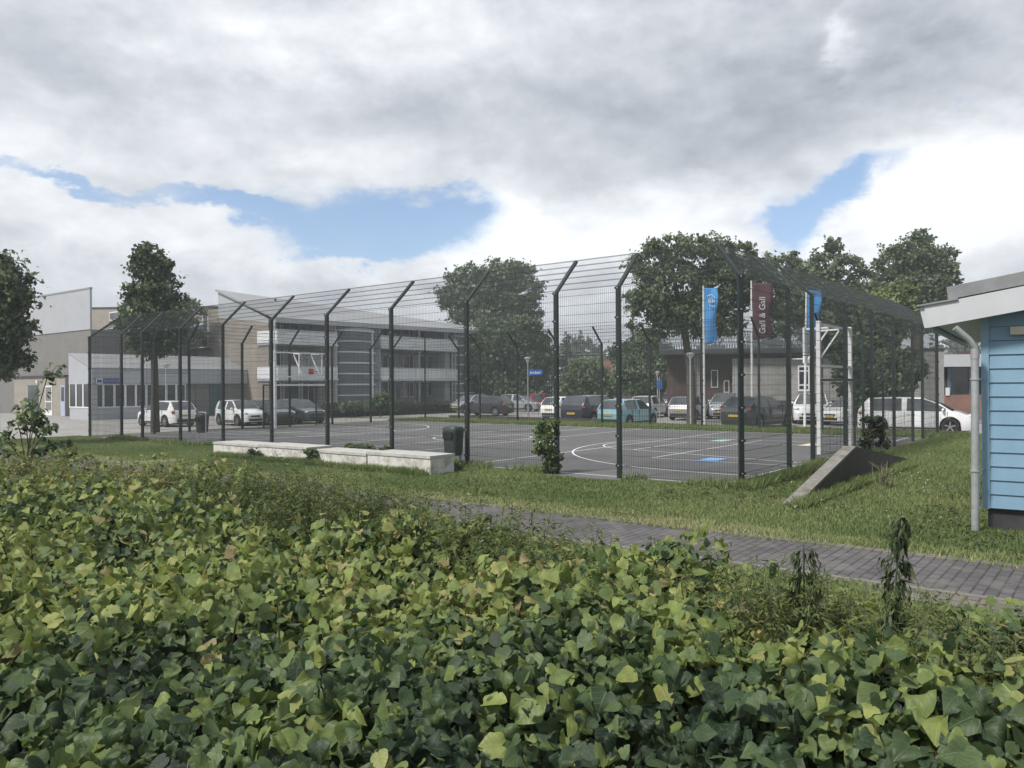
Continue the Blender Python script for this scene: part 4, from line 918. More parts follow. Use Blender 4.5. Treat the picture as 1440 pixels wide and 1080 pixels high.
# recessed front wall behind the balconies, with windows and doors
REC = 1.4
b = MB(); b.box(.3, xE-.02, REC, REC+.2, 0, z_e1-.25); b.build('front_wall', m_dwall, bld)
slabs = [0, F1, F2]
def win_row(x0, x1, z0, z1, n, material=m_win, dx=.12, doors=True):
    wd = (x1-x0)/n
    for i in range(n):
        xa = x0+i*wd+dx; xb = x0+(i+1)*wd-dx
        zlo = z0+(.05 if doors and i % 2 == 0 else .75)
        f = MB(); y = REC-.05
        f.box(xa, xb, y, y+.06, zlo, zlo+.07); f.box(xa, xb, y, y+.06, z1-.07, z1); f.box(xa, xa+.07, y, y+.06, zlo+.07, z1-.07); f.box(xb-.07, xb, y, y+.06, zlo+.07, z1-.07)
        xm = xa+(xb-xa)*(.42 if i % 3 else .6); f.box(xm-.035, xm+.035, y, y+.06, zlo+.07, z1-.07)
        fo = f.build('window_frame', m_frame, bld)
        MB().box(xa+.05, xb-.05, REC-.02, REC-.005, zlo+.05, z1-.05).build('window_pane', material, fo)
        if (i*7+int(z0*3)) % 3 == 0:
            MB().box(xa+.1, xa+(xb-xa)*.4, REC-.028, REC-.022, zlo+.1, z1-.1).build('curtain', m_wpan, fo)
xa0 = .4; xb0, _ = fx(462)
for (x0, x1, n_) in ((xa0, xb0, 3), (xT1b+.2, xT2a-.2, 6)):
    for z0 in slabs: win_row(x0, x1, z0+.12, z0+2.35, n_)
for (x0, x1) in ((xT2b+.1, xE-.2),):
    for z0 in slabs: win_row(x0, x1, z0+.12, z0+2.3, 1)
# balconies: slab, panelled parapet, side screens
for (x0, x1) in ((-.1, xb0), (xT1b+.1, xT2a-.1), (xT2b+.05, xE+.1)):
    for z0 in (F1, F2):
        bo = MB().box(x0, x1, -1.2, REC, z0-.22, z0).build('balcony', m_wpan, bld)
        q = MB(); nb_ = max(1, round((x1-x0)/1.5)); wd = (x1-x0)/nb_
        for i in range(nb_):
            q.box(x0+i*wd+.015, x0+(i+1)*wd-.015, -1.24, -1.20, z0-.14, z0+.92)
        q.box(x0, x0+.04, -1.19, REC, z0-.14, z0+.92); q.box(x1-.04, x1, -1.19, REC, z0-.14, z0+.92)
        q.build('parapet', m_para, bo)
        h = MB(); h.bar((x0, -1.22, z0+.97), (x1, -1.22, z0+.97), .06, .05); h.bar((x0,-1.3,z0-.1), (x1,-1.3,z0-.1), .05, .12); h.build('handrail', m_frame, bo)
    for k in range(max(1, round((x1-x0)/5.5))+1):
        xx = x0+.06+(x1-x0-.12)*k/max(1, round((x1-x0)/5.5))
        MB().box(xx-.08, xx+.08, -1.0, -.84, 0, z_e1-.3).build('balcony_column', m_wpan, bld)
# pier and white corner
for px in (463, 529, 627):
    k, _ = fx(px, .3); MB().box(k-.35, k+.35, -.5, REC, 0, z_e1-.3).build('wall_pier', m_wpan if px != 463 else mat('pier_cream', (.50,.47,.42), .7, .06), bld)
# glazed stair towers
def tower(x0, x1, zt_, bow):
    tw = MB(); n_ = 10; cx = (x0+x1)/2; hw = (x1-x0)/2
    pts = [(cx-hw*math.cos(PI*i/n_), -.3-bow*math.sin(PI*i/n_)) for i in range(n_+1)]
    for (ax, ay), (bx, by) in zip(pts, pts[1:]): tw.add([(ax,ay,0), (bx,by,0), (bx,by,zt_), (ax,ay,zt_)], [(0,1,2,3)])
    to = tw.build('stair_glazing', m_tglass, bld, 60)
    fr = MB(); k = 7
    for i in range(k+1):
        z = .25+(zt_-.3)*i/k
        for (ax, ay), (bx, by) in zip(pts, pts[1:]): fr.bar((ax,ay-.04,z), (bx,by-.04,z), .08, .12)
    for i in (0, 7, n_): fr.bar((pts[i][0], pts[i][1]-.03, 0), (pts[i][0], pts[i][1]-.03, zt_), .16 if i else .26, .12)
    fr.build('glazing_bars', m_frame, to)
    st = MB()
    for i in range(int(zt_/.19)):
        ph = (i % 14)/14; xx = cx-hw*.5+hw*abs(1-2*ph)*1.0; st.box(xx-.25, xx+.35, -.15-bow*.35, .5, i*.19, i*.19+.05)
    st.build('stair_flight', m_para, bld)
    cp = MB(); cp.prism([(a, b_-.12) for a, b_ in pts]+[(x1+.1, .3), (x0-.1, .3)], zt_, zt_+.18); cp.build('tower_cap', m_roofg, bld)
tower(xT1a, xT1b, z_e0+(z_e1-z_e0)*xT1a/xE-.62, 1.0)
tower(xT2a+.1, xT2b-.1, z_e0+(z_e1-z_e0)*xT2a/xE-.62, .8)
# rear wing seen past the gable: runs on along a
kw0 = gD+.02; pw, kw1 = on_line(124, c0, A2); zw = zat(435, 290, gxl(290)[1])
zw2 = zat(432, 140, gxl(140)[1])
b = MB(); b.prism([(kw0, 0), (kw1, 0), (kw1, zw2), (kw0, zw)], 0, .3, 0, 'YZ'); b.build('wing_wall', m_tan, bld); b = MB(); b.prism([(kw0+.03, zw), (kw1, zw2), (kw1, zw2+.16), (kw0+.03, zw+.16)], -.06, .4, 0, 'YZ'); b.build('wing_roof_edge', m_dark, bld)
for (pa_, pb2, ya, yb) in ((146, 187, 470, 490), (240, 298, 470, 490)):
    k0, Y0 = gxl(pb2); k1, Y1 = gxl(pa_); z1 = zat(ya, pb2, Y0); z0 = zat(yb, pb2, Y0)
    bo = MB().box(-1.2, 0-.002, k0, k1, z0-.15, z0+.02).build('balcony', m_dark, bld); MB().box(-1.24, -1.2, k0, k1, z0-.05, z1).build('parapet', m_para, bo)
    f = MB().box(-.05, -.002, k0+.5, k1-.5, z0+.1, z0+2.2).build('window_frame', m_frame, bld); MB().box(-.07, -.052, k0+.6, k1-.6, z0+.2, z0+2.1).build('window_pane', m_win, f)
for (pa_, pb2, ya, yb) in ((155, 172, 437, 449), (286, 294, 440, 468)):
    k0, Y0 = gxl(pb2); k1, Y1 = gxl(pa_); z1 = zat(ya, pb2, Y0); z0 = zat(yb, pb2, Y0)
    f = MB().box(-.05, -.002, k0, k1, z0, z1).build('window_frame', m_frame, bld); MB().box(-.07, -.052, k0+.12, k1-.12, z0+.1, z1-.1).build('window_pane', m_win2, f)
# ---- annex: low building with a long white fascia; front corner at column 128
aF = P(128, CY, 54.6); aF.z = 0
ax1, k_end = on_line(361, aF, B2)
ann = thing('annex_building', 'low annex with white fascia, grey lean-to roof and a row of shaded windows', 'annex', aF, ROT_B)
p97, wA = on_line(97, aF, A2)
L_ = k_end; Za = lambda py: zat(py, 128, aF.y)
zf0, zf1 = Za(540), Za(517.5); zb_ = zat(497, 97, p97.y)
b = MB(); b.prism([(0, zf0), (wA, zf0), (wA, zb_), (0, zf1)], -.02, .2, 0, 'YZ'); b.build('end_panel', m_wpan, ann)
b = MB(); b.box(-.0, L_, -.12, .1, zf0, zf1+.02); b.build('fascia', m_wpan, ann)
b = MB(); b.add([(-.05,-.14,zf1+.02), (L_,-.14,zf1+.02), (L_,wA,zb_+.02), (-.05,wA,zb_+.02), (-.05,-.14,zf1-.05), (L_,-.14,zf1-.05), (L_,wA,zb_-.05), (-.05,wA,zb_-.05)], [(0,1,2,3),(7,6,5,4),(0,4,5,1),(3,2,6,7),(0,3,7,4)])
for i in range(1, 40):
    x = L_*i/40; b.bar((x,-.1,zf1+.04), (x,wA,zb_+.04), .03, .04)
b.build('roof', m_roofg, ann)
b = MB(); zs_ = Za(574); b.box(.0, k_end*.52, .02, .25, 0, zs_); b.box(.0, .25, .26, wA-.1, 0, zs_); b.build('plinth_wall', m_wpan, ann)
b = MB(); b.box(.12, L_, 1.2, 1.4, 0, zf0); b.build('back_wall', m_dwall, ann)
nwin = 9; x_end = on_line(262, aF, B2)[1]
for i in range(nwin):
    xa = .05+(x_end-.1)*i/nwin; xb = .05+(x_end-.1)*(i+1)/nwin
    if i == 7: zlo = .05
    else: zlo = zs_
    f = MB(); 
    for (u0, u1, v0, v1) in ((xa, xa+.09, zlo, zf0), (xb-.05, xb, zlo, zf0)): f.box(u0, u1, .0, .1, v0, v1)
    f.box(xa+.09, xb-.05, .0, .1, zlo, zlo+.08); f.box(xa+.09, xb-.05, .0, .1, zf0-.08, zf0)
    fo = f.build('window_frame', m_frame, ann); MB().box(xa+.09, xb-.05, .04, .06, zlo+.08, zf0-.08).build('window_pane', m_win, fo)
MB().box(.02, .42, -.03, -.005, 0, zf0).build('corner_post', m_wpan, ann)
for i in range(3):
    ya = .1+(wA-.2)*i/3; yb = .1+(wA-.2)*(i+1)/3
    f = MB()
    f.box(-.03, .05, ya, ya+.08, zs_, zf0); f.box(-.03, .05, yb-.08, yb, zs_, zf0); f.box(-.03, .05, ya+.08, yb-.08, zs_, zs_+.08)
    fo = f.build('window_frame', m_frame, ann); MB().box(.0, .02, ya+.08, yb-.08, zs_+.08, zf0).build('window_pane', m_win, fo)
for (pa_, pb2, mm_, nm) in ((262, 276, m_taupe, 'wall_panel'), (276, 296, m_taupe, 'wall_panel'), (296, 312, m_teal, 'door'), (312, 352, m_taupe, 'wall_panel')):
    x0 = on_line(pa_, aF, B2)[1]; x1 = on_line(pb2, aF, B2)[1]; MB().box(x0+.03, x1-.03, .15, .3, 0, zf0).build(nm, mm_, ann)
x0 = on_line(133, aF, B2)[1]; x1 = on_line(166, aF, B2)[1]
m_sblue = mat('sign_blue', (.055,.075,.24), .5, .08, 4); m_swhite = mat('sign_white', (.62,.64,.68), .5, .06, 4)
sg = MB().box(x0, x1, -.20, -.14, zf0+.05, zf0+.38).build('fascia_sign', m_sblue, ann)
q = MB(); q.box(x0+.0, x0+(x1-x0)*.29, -.215, -.202, zf0+.0, zf0+.43); q.build('sign_emblem', m_swhite, sg)
q = MB(); q.box(x0+.08, x0+(x1-x0)*.25, -.23, -.217, zf0+.1, zf0+.3); q.build('emblem_band', m_sblue, sg)
q = MB(); xx = x0+(x1-x0)*.36
for k in range(9):
    ww = (.09, .07, .1, .06, .09, .08, .1, .07, .09)[k]; q.box(xx, xx+ww, -.212, -.202, zf0+.16, zf0+(.27 if k % 3 else .31)); xx += ww+.07
q.build('sign_lettering', mat('sign_pale', (.22,.25,.45), .5, .06), sg)
# ---- taupe hall behind
tP = aF+A2*wA+B2*3.2; tR, _ = on_line(128, tP, A2)
hall = thing('taupe_hall', 'tall windowless taupe brick hall with slanted white panel along its top', 'hall', tR, ROT_B)
def hl(px): p, k = on_line(px, tR, A2); return k, p.y
k0_, Y0_ = hl(0); kw = k0_+6
zt0 = zat(463, 128, tR.y); zt1 = zat(459, 20, hl(20)[1])
b = MB(); b.box(0, 20, 0, kw, 0, zt0-.01); b.build('hall_wall', m_taupe, hall)
k1_, Y1_ = hl(28); k2_, Y2_ = hl(52)
b = MB(); b.prism([(-.02, zt0), (k1_, zt0), (k2_, zat(418.5, 52, Y2_)), (-.02, zat(406, 128, tR.y))], -.06, .10, 0, 'YZ'); b.build('slanted_panel', m_wpan, hall)
b = MB(); b.prism([(-.05, zat(406, 128, tR.y)), (k2_, zat(418.5, 52, Y2_)), (k2_, zat(418.5, 52, Y2_)+.12), (-.05, zat(406, 128, tR.y)+.12)], -.10, .14, 0, 'YZ'); b.build('roof_edge', m_roofg, hall)
b = MB(); b.box(-.08, 20, k1_-.5, kw, zt0, zt0+.15); b.build('parapet_edge', m_dark, hall)
# porch: lower tan front with two doors
ka, Ya = hl(97); kb, Yb = hl(36)
off = .9; pz = zat(531, 70, hl(70)[1])
por = MB().box(-off, -.01, ka-1.5, kb, 0, pz).build('porch', m_tan, hall)
MB().box(-off-.1, 0, ka-1.5, kb+.1, pz, pz+.16).build('porch_roof', m_dark, por)
def pdoor(pa_, pb2, ztop, fr, pan, nm):
    y0_, _ = on_line(pb2, tR-B2*off, A2); y0_ = ((y0_-tR).dot(A2)); y1_, _ = on_line(pa_, tR-B2*off, A2); y1_ = ((y1_-tR).dot(A2))
    f = MB().box(-off-.05, -off-.002, y0_, y1_, 0.02, ztop).build(nm, fr, por)
    MB().box(-off-.06, -off-.052, y0_+.12, y1_-.12, .9, ztop-.12).build('door_glass', pan, f)
    MB().box(-off-.06, -off-.052, y0_+.12, y1_-.12, .15, .8).build('door_panel', pan if fr is m_frame else fr, f)
pdoor(64, 74, 2.15, m_frame, m_taupe, 'entrance_door'); pdoor(86, 92, 2.15, mat('pale_blue_door', (.36,.40,.52), .5, .06), m_win, 'entrance_door')
pdoor(40, 54, 2.2, m_teal, m_win, 'entrance_door')
for px in (54, 78):
    y0_, _ = on_line(px, tR-B2*off, A2); y0_ = (y0_-tR).dot(A2); MB().box(-off-.16, -off, y0_-.12, y0_+.12, 2.35, 2.6).build('wall_lamp', m_frame, por)
# ---- shop with raised deck, beyond the car park
SY = 45.0
sO = P(1190, CY, 54); sO.z = 0
shop = thing('deck_building', 'low brick and concrete shop building carrying a raised lattice-sided deck', 'shop building', sO, math.radians(168))
# local x runs along the front, local y comes out towards the car park
rot = math.radians(168); ex = Vector((math.cos(rot), math.sin(rot), 0)); ey = Vector((-math.sin(rot), math.cos(rot), 0))
def sx_(px): p, k = on_line(px, sO, ex); return k, p.y
def sz_(py, px): return zat(py, px, sx_(px)[1])
m_brick = brick_mat('red_brown_brick', (.078,.044,.038), (.060,.036,.032), (.075,.065,.058), .21, .065, .008, 0, 'XZ', var=.2)
m_cpan = mat('concrete_panel', (.30,.295,.28), .85, .1, 1.2, dirt=(.19,.185,.17), dscale=1.1, damt=.8)
kA = sx_(1200)[0]; kB = sx_(1030)[0]; kC = sx_(938)[0]
MB().box(-1.2, sx_(1000)[0], -.05, .4, 0, sz_(563, 1080)).build('brick_base', m_brick, shop)
MB().box(-1.0, kB, -.005, .4, sz_(563, 1080), sz_(504, 1080)).build('concrete_wall', m_cpan, shop)
MB().box(-1.0, kB, -.25, .4, sz_(504, 1080)+.005, sz_(494, 1080)).build('wall_head', m_dark, shop)
MB().box(kB, kC, -.6, -.3, 0, sz_(497, 1000)).build('brick_wall', m_brick, shop)
for (pa_, pb2, ya, yb) in ((1018, 1026, 535, 552), (1000, 1010, 520, 545)):
    x0 = sx_(pb2)[0]; x1 = sx_(pa_)[0]
    fo = MB().box(min(x0,x1), max(x0,x1), -.299, -.24, sz_(yb, pb2), sz_(ya, pb2)).build('window_frame', m_frame, shop); MB().box(min(x0,x1)+.06, max(x0,x1)-.06, -.235, -.225, sz_(yb, pb2)+.06, sz_(ya, pb2)-.06).build('window_pane', m_win, fo)

for (pa_, pb2, ya, yb) in ((1121, 1137, 514, 550), (1181, 1190, 520, 545)):
    x0, x1 = sorted((sx_(pa_)[0], sx_(pb2)[0])); z0, z1 = sz_(yb, pb2), sz_(ya, pb2)
    f = MB(); f.box(x0, x1, .402, .46, z0, z0+.12); f.box(x0, x1, .402, .46, z1-.12, z1); f.box(x0, x0+.08, .402, .46, z0+.12, z1-.12); f.box(x1-.08, x1, .402, .46, z0+.12, z1-.12); f.box(x0+.08, x1-.08, .402, .45, z0+.38, z0+.48); f.box(x0+.08, x1-.08, .402, .45, z1-.42, z1-.34)
    fo = f.build('window_frame', m_frame, shop); MB().box(x0+.08, x1-.08, .404, .42, z0+.12, z1-.12).build('window_pane', m_win, fo)
# raised deck on columns with a lattice parapet
m_steel = mat('deck_steel', (.040,.042,.045), .6, .2, 2); m_lat = mat('lattice_panel', (.10,.115,.14), .55, .15, 1)
kD0 = sx_(1182)[0]; kD1 = sx_(928)[0]; zd = sz_(492, 1000); zp = sz_(468, 1000)
MB().box(kD0, kD1, -2.2, 1.0, zd-.32, zd).build('deck_slab', m_steel, shop)
def lattice(x0, x1, z0, z1, y):
    f = MB(); f.bar((x0,y,z0), (x1,y,z0), .06, .07); f.bar((x0,y,z1), (x1,y,z1), .06, .07); h = z1-z0
    k = int((x1-x0)/.17)
    for i in range(k+1):
        x = x0+(x1-x0)*i/k; f.bar((x,y,z0), (x,y,z1), .028, .028, caps=False)
        if i < k: x2 = x0+(x1-x0)*(i+1)/k; f.bar((x,y+.02,z0), (x2,y+.02,z1), .03, .02, caps=False); f.bar((x,y-.02,z1), (x2,y-.02,z0), .03, .02, caps=False)
    for i in range(4): zz = z0+h*(i+1)/5; f.bar((x0,y,zz), (x1,y,zz), .02, .03, caps=False)
    return f.build('lattice_parapet', m_lat, shop)
lattice(kD0, kD1, zd+.03, zp, .96); lattice(sx_(985)[0], sx_(945)[0], zp+.03, sz_(459, 965), .6)
for px in (968, 1027, 1110, 1175):
    x = sx_(px)[0]; MB().box(x-.11, x+.11, .5, .72, 0 if px < 1000 else sz_(490, 1080)-.5, zd-.33).build('deck_column', m_cpan if px == 968 else m_steel, shop)
MB().box(sx_(984)[0], sx_(975)[0], -.2, .15, 0, zd-.33).build('lift_shaft', m_cpan, shop)
q = MB(); x = sx_(1032)[0]
rr = random.Random(3)
for i in range(14):
    wd = rr.uniform(.04, .11); hh = rr.choice((.14, .16, .2)); q.box(x, x+wd, .42, .45, sz_(497, 1015), sz_(497, 1015)+hh)
    if i % 3 == 0: q.box(x, x+wd+.06, .42, .449, sz_(497, 1015)+hh*.4, sz_(497, 1015)+hh*.55)
    x += wd+.045
q.build('shop_lettering', m_swhite, shop)
MB().box(sx_(1034)[0], sx_(994)[0], .36, .415, sz_(500, 1015), sz_(490, 1015)).build('shop_sign', m_steel, shop)
MB().box(kB-.1, kC, -.5, .9, sz_(497, 1000)+.01, sz_(497, 1000)+.14).build('canopy', m_steel, shop)
# ---- retail pavilion by the shed
rO = P(1420, CY, 46); rO.z = 0; rrot = math.radians(176); rex = Vector((math.cos(rrot), math.sin(rrot), 0))
ret = thing('retail_pavilion', 'flat-roofed pavilion with white fascia, dark glazing and red brick base, glimpsed beside the downpipe', 'shop building', rO, rrot)
def rx(px): return on_line(px, rO, rex)[1]
def rzz(py, px=1350): return zat(py, px, on_line(px, rO, rex)[0].y)
xL = rx(1296)
MB().box(-6, rx(1318), -.1, .25, 0, rzz(555)).build('brick_base', brick_mat('red_brick', (.26,.11,.075), (.20,.085,.06), (.20,.17,.15), .21, .065, .009, 0, 'XZ', var=.2), ret)
MB().box(-6, xL, -.5, -.3, 0, rzz(516)).build('shaded_wall', m_dark, ret)
MB().box(-6, rx(1320), -.3, .9, rzz(516), rzz(499)).build('fascia', m_fasc, ret)
MB().box(-6, xL, -4, -.31, rzz(516)+.01, rzz(503)).build('roof', m_roofing, ret)
for pa_, pb2 in ((1332, 1336), (1361, 1366)):
    MB().box(rx(pb2), rx(pa_), .0, .12, rzz(555)+.002, rzz(517)).build('glazing_post', mat('post_blue', (.08,.12,.17), .5, .1), ret)
MB().box(rx(1361), rx(1336), .02, .06, rzz(555)+.002, rzz(517)).build('glazed_front', m_win, ret)
MB().box(rx(1332), rx(1326.5), .26, .30, rzz(556), rzz(545)).build('notice_board', m_frame, ret); MB().box(rx(1384), rx(1377), .26, .30, rzz(556), rzz(545)).build('notice_board', m_frame, ret)
b = MB(); z0, z1 = rzz(498), rzz(479)
for i in range(6):
    x = -5+i*1.4; b.bar((x, -1, z0), (x, -1, z1), .06, .06); b.bar((x, -1, z0), (x+1.4, -1, z1), .04, .04)
b.bar((-5,-1,z1), (2.9,-1,z1), .06, .06); b.bar((-5,-1,(z0+z1)/2), (2.9,-1,(z0+z1)/2), .04, .04); b.build('roof_truss', m_steel, ret)
MB().box(rx(1380), rx(1354), -.6, -.2, rzz(499)+.01, rzz(494)).build('roof_kerb', m_brick, ret)
gc = thing('concrete_pillar', 'broad grey concrete pillar between the young tree and the pavilion', 'pillar', P(1306, CY, 43)*1 - Vector((0,0,1.9)))
MB().box(-.68, .68, -.3, .3, -.1, 3.8).build('pillar_shaft', m_cpan, gc); MB().box(-.72, .72, -.34, .34, 3.8, 3.92).build('pillar_cap', m_dark, gc)
MB().box(-9, rx(1290), .3, 4.2, -.05, .035).build('paving_step', m_kerb, ret)
# ---- far houses with red roofs
m_tile = mat('red_roof_tiles', (.115,.050,.036), .85, .25, 1.5); m_brown = mat('house_brick', (.12,.075,.055), .9, .2, 2)
def house(label, Y, px0, px1, eave, ridge, gable=None):
    a, b_ = P(px0, CY, Y), P(px1, CY, Y); L_ = b_.x-a.x; t = thing('row_house', label, 'house', (a.x, Y, 0), 0, 'red-roofed houses far behind the bushes')
    ze, zr = zat(eave, px0, Y), zat(ridge, px0, Y)
    MB().box(0, L_, 0, 8, 0, ze).build('wall', m_brown, t)
    b = MB(); b.add([(-.2,-.4,ze-.1), (L_+.2,-.4,ze-.1), (L_+.2,4,zr), (-.2,4,zr), (L_+.2,8.4,ze-.1), (-.2,8.4,ze-.1)], [(0,1,2,3), (3,2,4,5)]); b.add([(0,0,ze), (0,8,ze), (0,4,zr-.1)], [(0,2,1)]); b.add([(L_,0,ze), (L_,8,ze), (L_,4,zr-.1)], [(0,1,2)]); ro = b.build('roof', m_tile, t)
    MB().box(L_*.7, L_*.7+.8, 3.6, 4.4, zr-.5, zr+.9).build('chimney', m_brown, ro)
    for k in range(max(1, int(L_/4))):
        x = 1.2+k*4; f = MB().box(x, x+1.5, -.05, -.002, 1.0, 2.4).build('window_frame', m_frame, t); MB().box(x+.1, x+1.4, -.07, -.052, 1.1, 2.3).build('window_pane', m_win, f)
        if gable and k == gable:
            d = MB(); d.prism([(x-.3, ze-.2), (x+1.9, ze-.2), (x+.8, ze+2.0)], -.6, 2, 0, 'XZ'); do = d.build('dormer', m_frame, t); MB().box(x+.3, x+1.3, -.63, -.61, ze-.1, ze+.8).build('dormer_window', m_win, do)
house('far house with red roof and white dormer, between the green bushes', 105, 846, 894, 533, 505, 2)
house('far red-roofed house showing past the wide bush under the leafy tree', 112, 930, 1000, 532, 510)
# ---- a far band of gardens closing the view under the trees
# ================================================================== street furniture
m_polew = mat('pole_white', (.66,.67,.68), .4, .08, 3); m_poleg = mat('pole_grey', (.36,.37,.38), .5, .12, 5, metallic=.3)
m_lampc = mat('lamp_cap', (.30,.31,.32), .4, .1); m_lampg = mat('lamp_glass', (.62,.63,.62), .3, .05)
def lamp(label, px, base_py, top_py, head, Y=None, pm=None, tilt=0):
    g = G(px, base_py, LOTZ) if Y is None else Vector((*P(px, CY, Y).xy, LOTZ)); zt_ = zat(top_py, px, g.y)-LOTZ
    t = thing('street_lamp', label, 'street lamp', g, 0, 'lamp posts round the car park')
    MB().tube([(0,0,-.1), (0,0,1.0), (0,0,zt_-.3)], [.055, .05, .038], 10).build('lamp_pole', pm or m_poleg, t, 40)
    MB().lathe([(.03,-.34), (.07,-.28), (.10,-.22), (head*.75,-.06), (head*.98,-.05)], 20, (0,0,zt_)).build('lamp_shade', m_lampg, t, 30)
    MB().lathe([(head,-.06), (head,-.02), (head*.6,.03), (.01,.05)], 20, (0,0,zt_)).build('lamp_cap', m_lampc, t, 30)
    return t, g, zt_
l1, g1, z1_ = lamp('grey lamp post carrying a blue street name sign', 742.5, 590, 503, .23)
sgn = MB().box(.06, .95, -.02, .02, zat(527.5, 757, g1.y), zat(520, 757, g1.y)); 
st_ = sgn.build('street_name_sign', mat('street_sign_blue', (.02,.13,.52), .4, .05, 4)); st_.location = (g1.x, g1.y, 0); tag(st_, 'blue street name sign with pale lettering fixed to a grey lamp post', 'street sign')
q = MB(); x = .16; rr = random.Random(5); z0 = zat(525.5, 757, g1.y)
for i in range(9):
    wd = rr.uniform(.035, .06); q.box(x, x+wd, -.032, -.022, z0, z0+(.11 if i % 4 else .14)); x += wd+.025
q.build('sign_lettering', m_swhite, st_)
lamp('thin lamp post in front of the annex windows', 234, 597, 512, .27)
lamp('lamp post before the wide green bush, a small parking sign on it', 925, 582, 523, .22)
lamp('twin-pole lamp post under the raised deck', 971, 584, 497, .24, Y=41)
lamp('pale lamp post with broad flat head at the picture edge, before the dark tree', -1.5, 606, 456, .40)
pk = thing('parking_sign', 'small blue parking sign on a thin pole before the bush', 'road sign', Vector((*P(927.2, CY, 50).xy, 0)))
MB().tube([(0,0,0), (0,0,zat(530, 927, 50))], .025, 8).build('sign_pole', m_poleg, pk); zz = zat(540, 927, 50)
MB().box(-.15, .15, -.04, -.03, zz-.1, zz+.22).build('sign_plate', mat('parking_blue', (.03,.12,.42), .4, .05), pk); MB().box(-.15, .15, -.04, -.03, zz-.32, zz-.14).build('sign_plate', mat('parking_blue_sub', (.03,.12,.42), .4, .05), pk)
# banners on poles
def flag(label, px, top_py, base_py, Y, w_px, len_py, colour, lean_px=0, text=None, wave=.10, emblem=None):
    p = P(px, CY, Y); p.z = 0; zt_ = zat(top_py, px, Y); tp = P(px+lean_px, CY, Y).x-p.x
    t = thing('banner_flag', label, 'banner', p, 0, 'tall banners on white poles')
    MB().tube([(0,0,-.1), (tp*.5,0,zt_*.5), (tp,0,zt_+.12)], [.065,.055,.04], 10).build('banner_pole', m_polew, t, 40)
    W_b = w_px*Y/FPX; z1 = zt_; z0 = zat(len_py, px, Y); nx, nz = 8, 24
    b = MB(); vs = []
    def yw(u, v): return wave*math.sin(u*3.2+v*5+.6)*u
    for j in range(nz+1):
        for i in range(nx+1):
            u, v = i/nx, j/nz; sag = .10*math.sin(v*7+1.0)*W_b*u
            vs.append((tp*(1-v*.25)+.06+u*W_b*(1+.10*math.sin(v*9))*(1-.30*max(0, v-.9)/.1*u), yw(u, v), z1-(z1-z0)*v-.0*u+(.10*u if v > .97 else 0)))
    fs = [(j*(nx+1)+i, j*(nx+1)+i+1, (j+1)*(nx+1)+i+1, (j+1)*(nx+1)+i) for j in range(nz) for i in range(nx)]
    b.add(vs, fs); cl = b.build('banner_cloth', colour, t, 60)
    so_ = cl.modifiers.new('thickness', 'SOLIDIFY'); so_.thickness = .012
    if text:
        cu = bpy.data.curves.new('lettering', 'FONT'); cu.body = text; cu.size = W_b*.46; cu.extrude = .004; cu.align_x = 'CENTER'; cu.align_y = 'CENTER'
        to = bpy.data.objects.new('tmp', cu); COL.objects.link(to); dg = bpy.context.evaluated_depsgraph_get(); me = bpy.data.meshes.new_from_object(to.evaluated_get(dg)); bpy.data.objects.remove(to)
        me.materials.clear(); me.materials.append(m_swhite); me.transform(Matrix.Translation((.06+W_b*.5+tp*.85, -wave-.05, z1-(z1-z0)*.57)) @ Matrix.Rotation(PI/2, 4, 'X') @ Matrix.Rotation(PI/2, 4, 'Z'))
        link('lettering', me, cl)
    if emblem:
        q = MB(); cx = .06+W_b*.48+tp; cz = z1-(z1-z0)*.22; r = W_b*.30; y = -wave-.05
        q.tube([(cx-r, y, cz+.22), (cx+.02, y, cz+.30), (cx+r*.9, y, cz+.14)], .022, 6)
        for dx in (-.7, -.2, .3): q.tube([(cx+dx*r, y, cz-.12), (cx+dx*r+.02, y, cz+.06), (cx+dx*r+.10, y, cz+.06), (cx+dx*r+.11, y, cz-.12)], .02, 6)
        q.tube([(cx-.1, y, cz-.26), (cx+.1, y, cz-.32), (cx+r, y, cz-.28)], .018, 6)
        q.build('banner_emblem', m_swhite, cl)
    return t
m_fblue = mat('banner_blue', (.055,.245,.54), .75, .08, 2, dirt=(.08,.31,.60), dscale=1.2, damt=.6); m_fwine = mat('banner_wine', (.085,.030,.040), .75, .1, 2)
flag('bright blue banner with white emblem, hanging before the leafy tree', 990, 405, 585, 41, 17, 485, m_fblue, emblem=True)
flag('wine red banner with white upright lettering', 1057.5, 398, 570, 40, 26, 478, m_fwine, text='Gall & Gall', wave=.06)
flag('blue banner half hidden by the fence, near the goal posts', 1131, 408, 560, 38, 18, 478, m_fblue, lean_px=4, wave=.06)
# bollard, rail, camera arm
bo = thing('bollard', 'short black bollard on the forecourt before the hall doors', 'bollard', G(67.5, 606, LOTZ)); MB().tube([(0,0,-.1), (0,0,.50)], .085, 14).build('bollard_post', m_trim, bo, 40); MB().lathe([(.09,.50), (.09,.53), (.06,.56), (.001,.57)], 14).build('bollard_cap', m_trim, bo, 40)
m_wood = mat('weathered_rail', (.075,.065,.055), .9, .25, 4)
rl = thing('wooden_rail', 'low dark wooden rail along the pavement before the clipped hedge', 'low rail', (0,0,0)); a_, b_ = CT(26.0, 20.3, LOTZ), CT(15.5, 20.3, LOTZ)
b = MB(); b.bar(a_+Vector((0,0,.42)), b_+Vector((0,0,.42)), .07, .14); b.build('rail_beam', m_wood, rl)
for k in range(7):
    p = a_.lerp(b_, k/6); MB().box(p.x-.05, p.x+.05, p.y-.05, p.y+.05, LOTZ-.1, LOTZ+.34).build('rail_post', m_wood, rl)
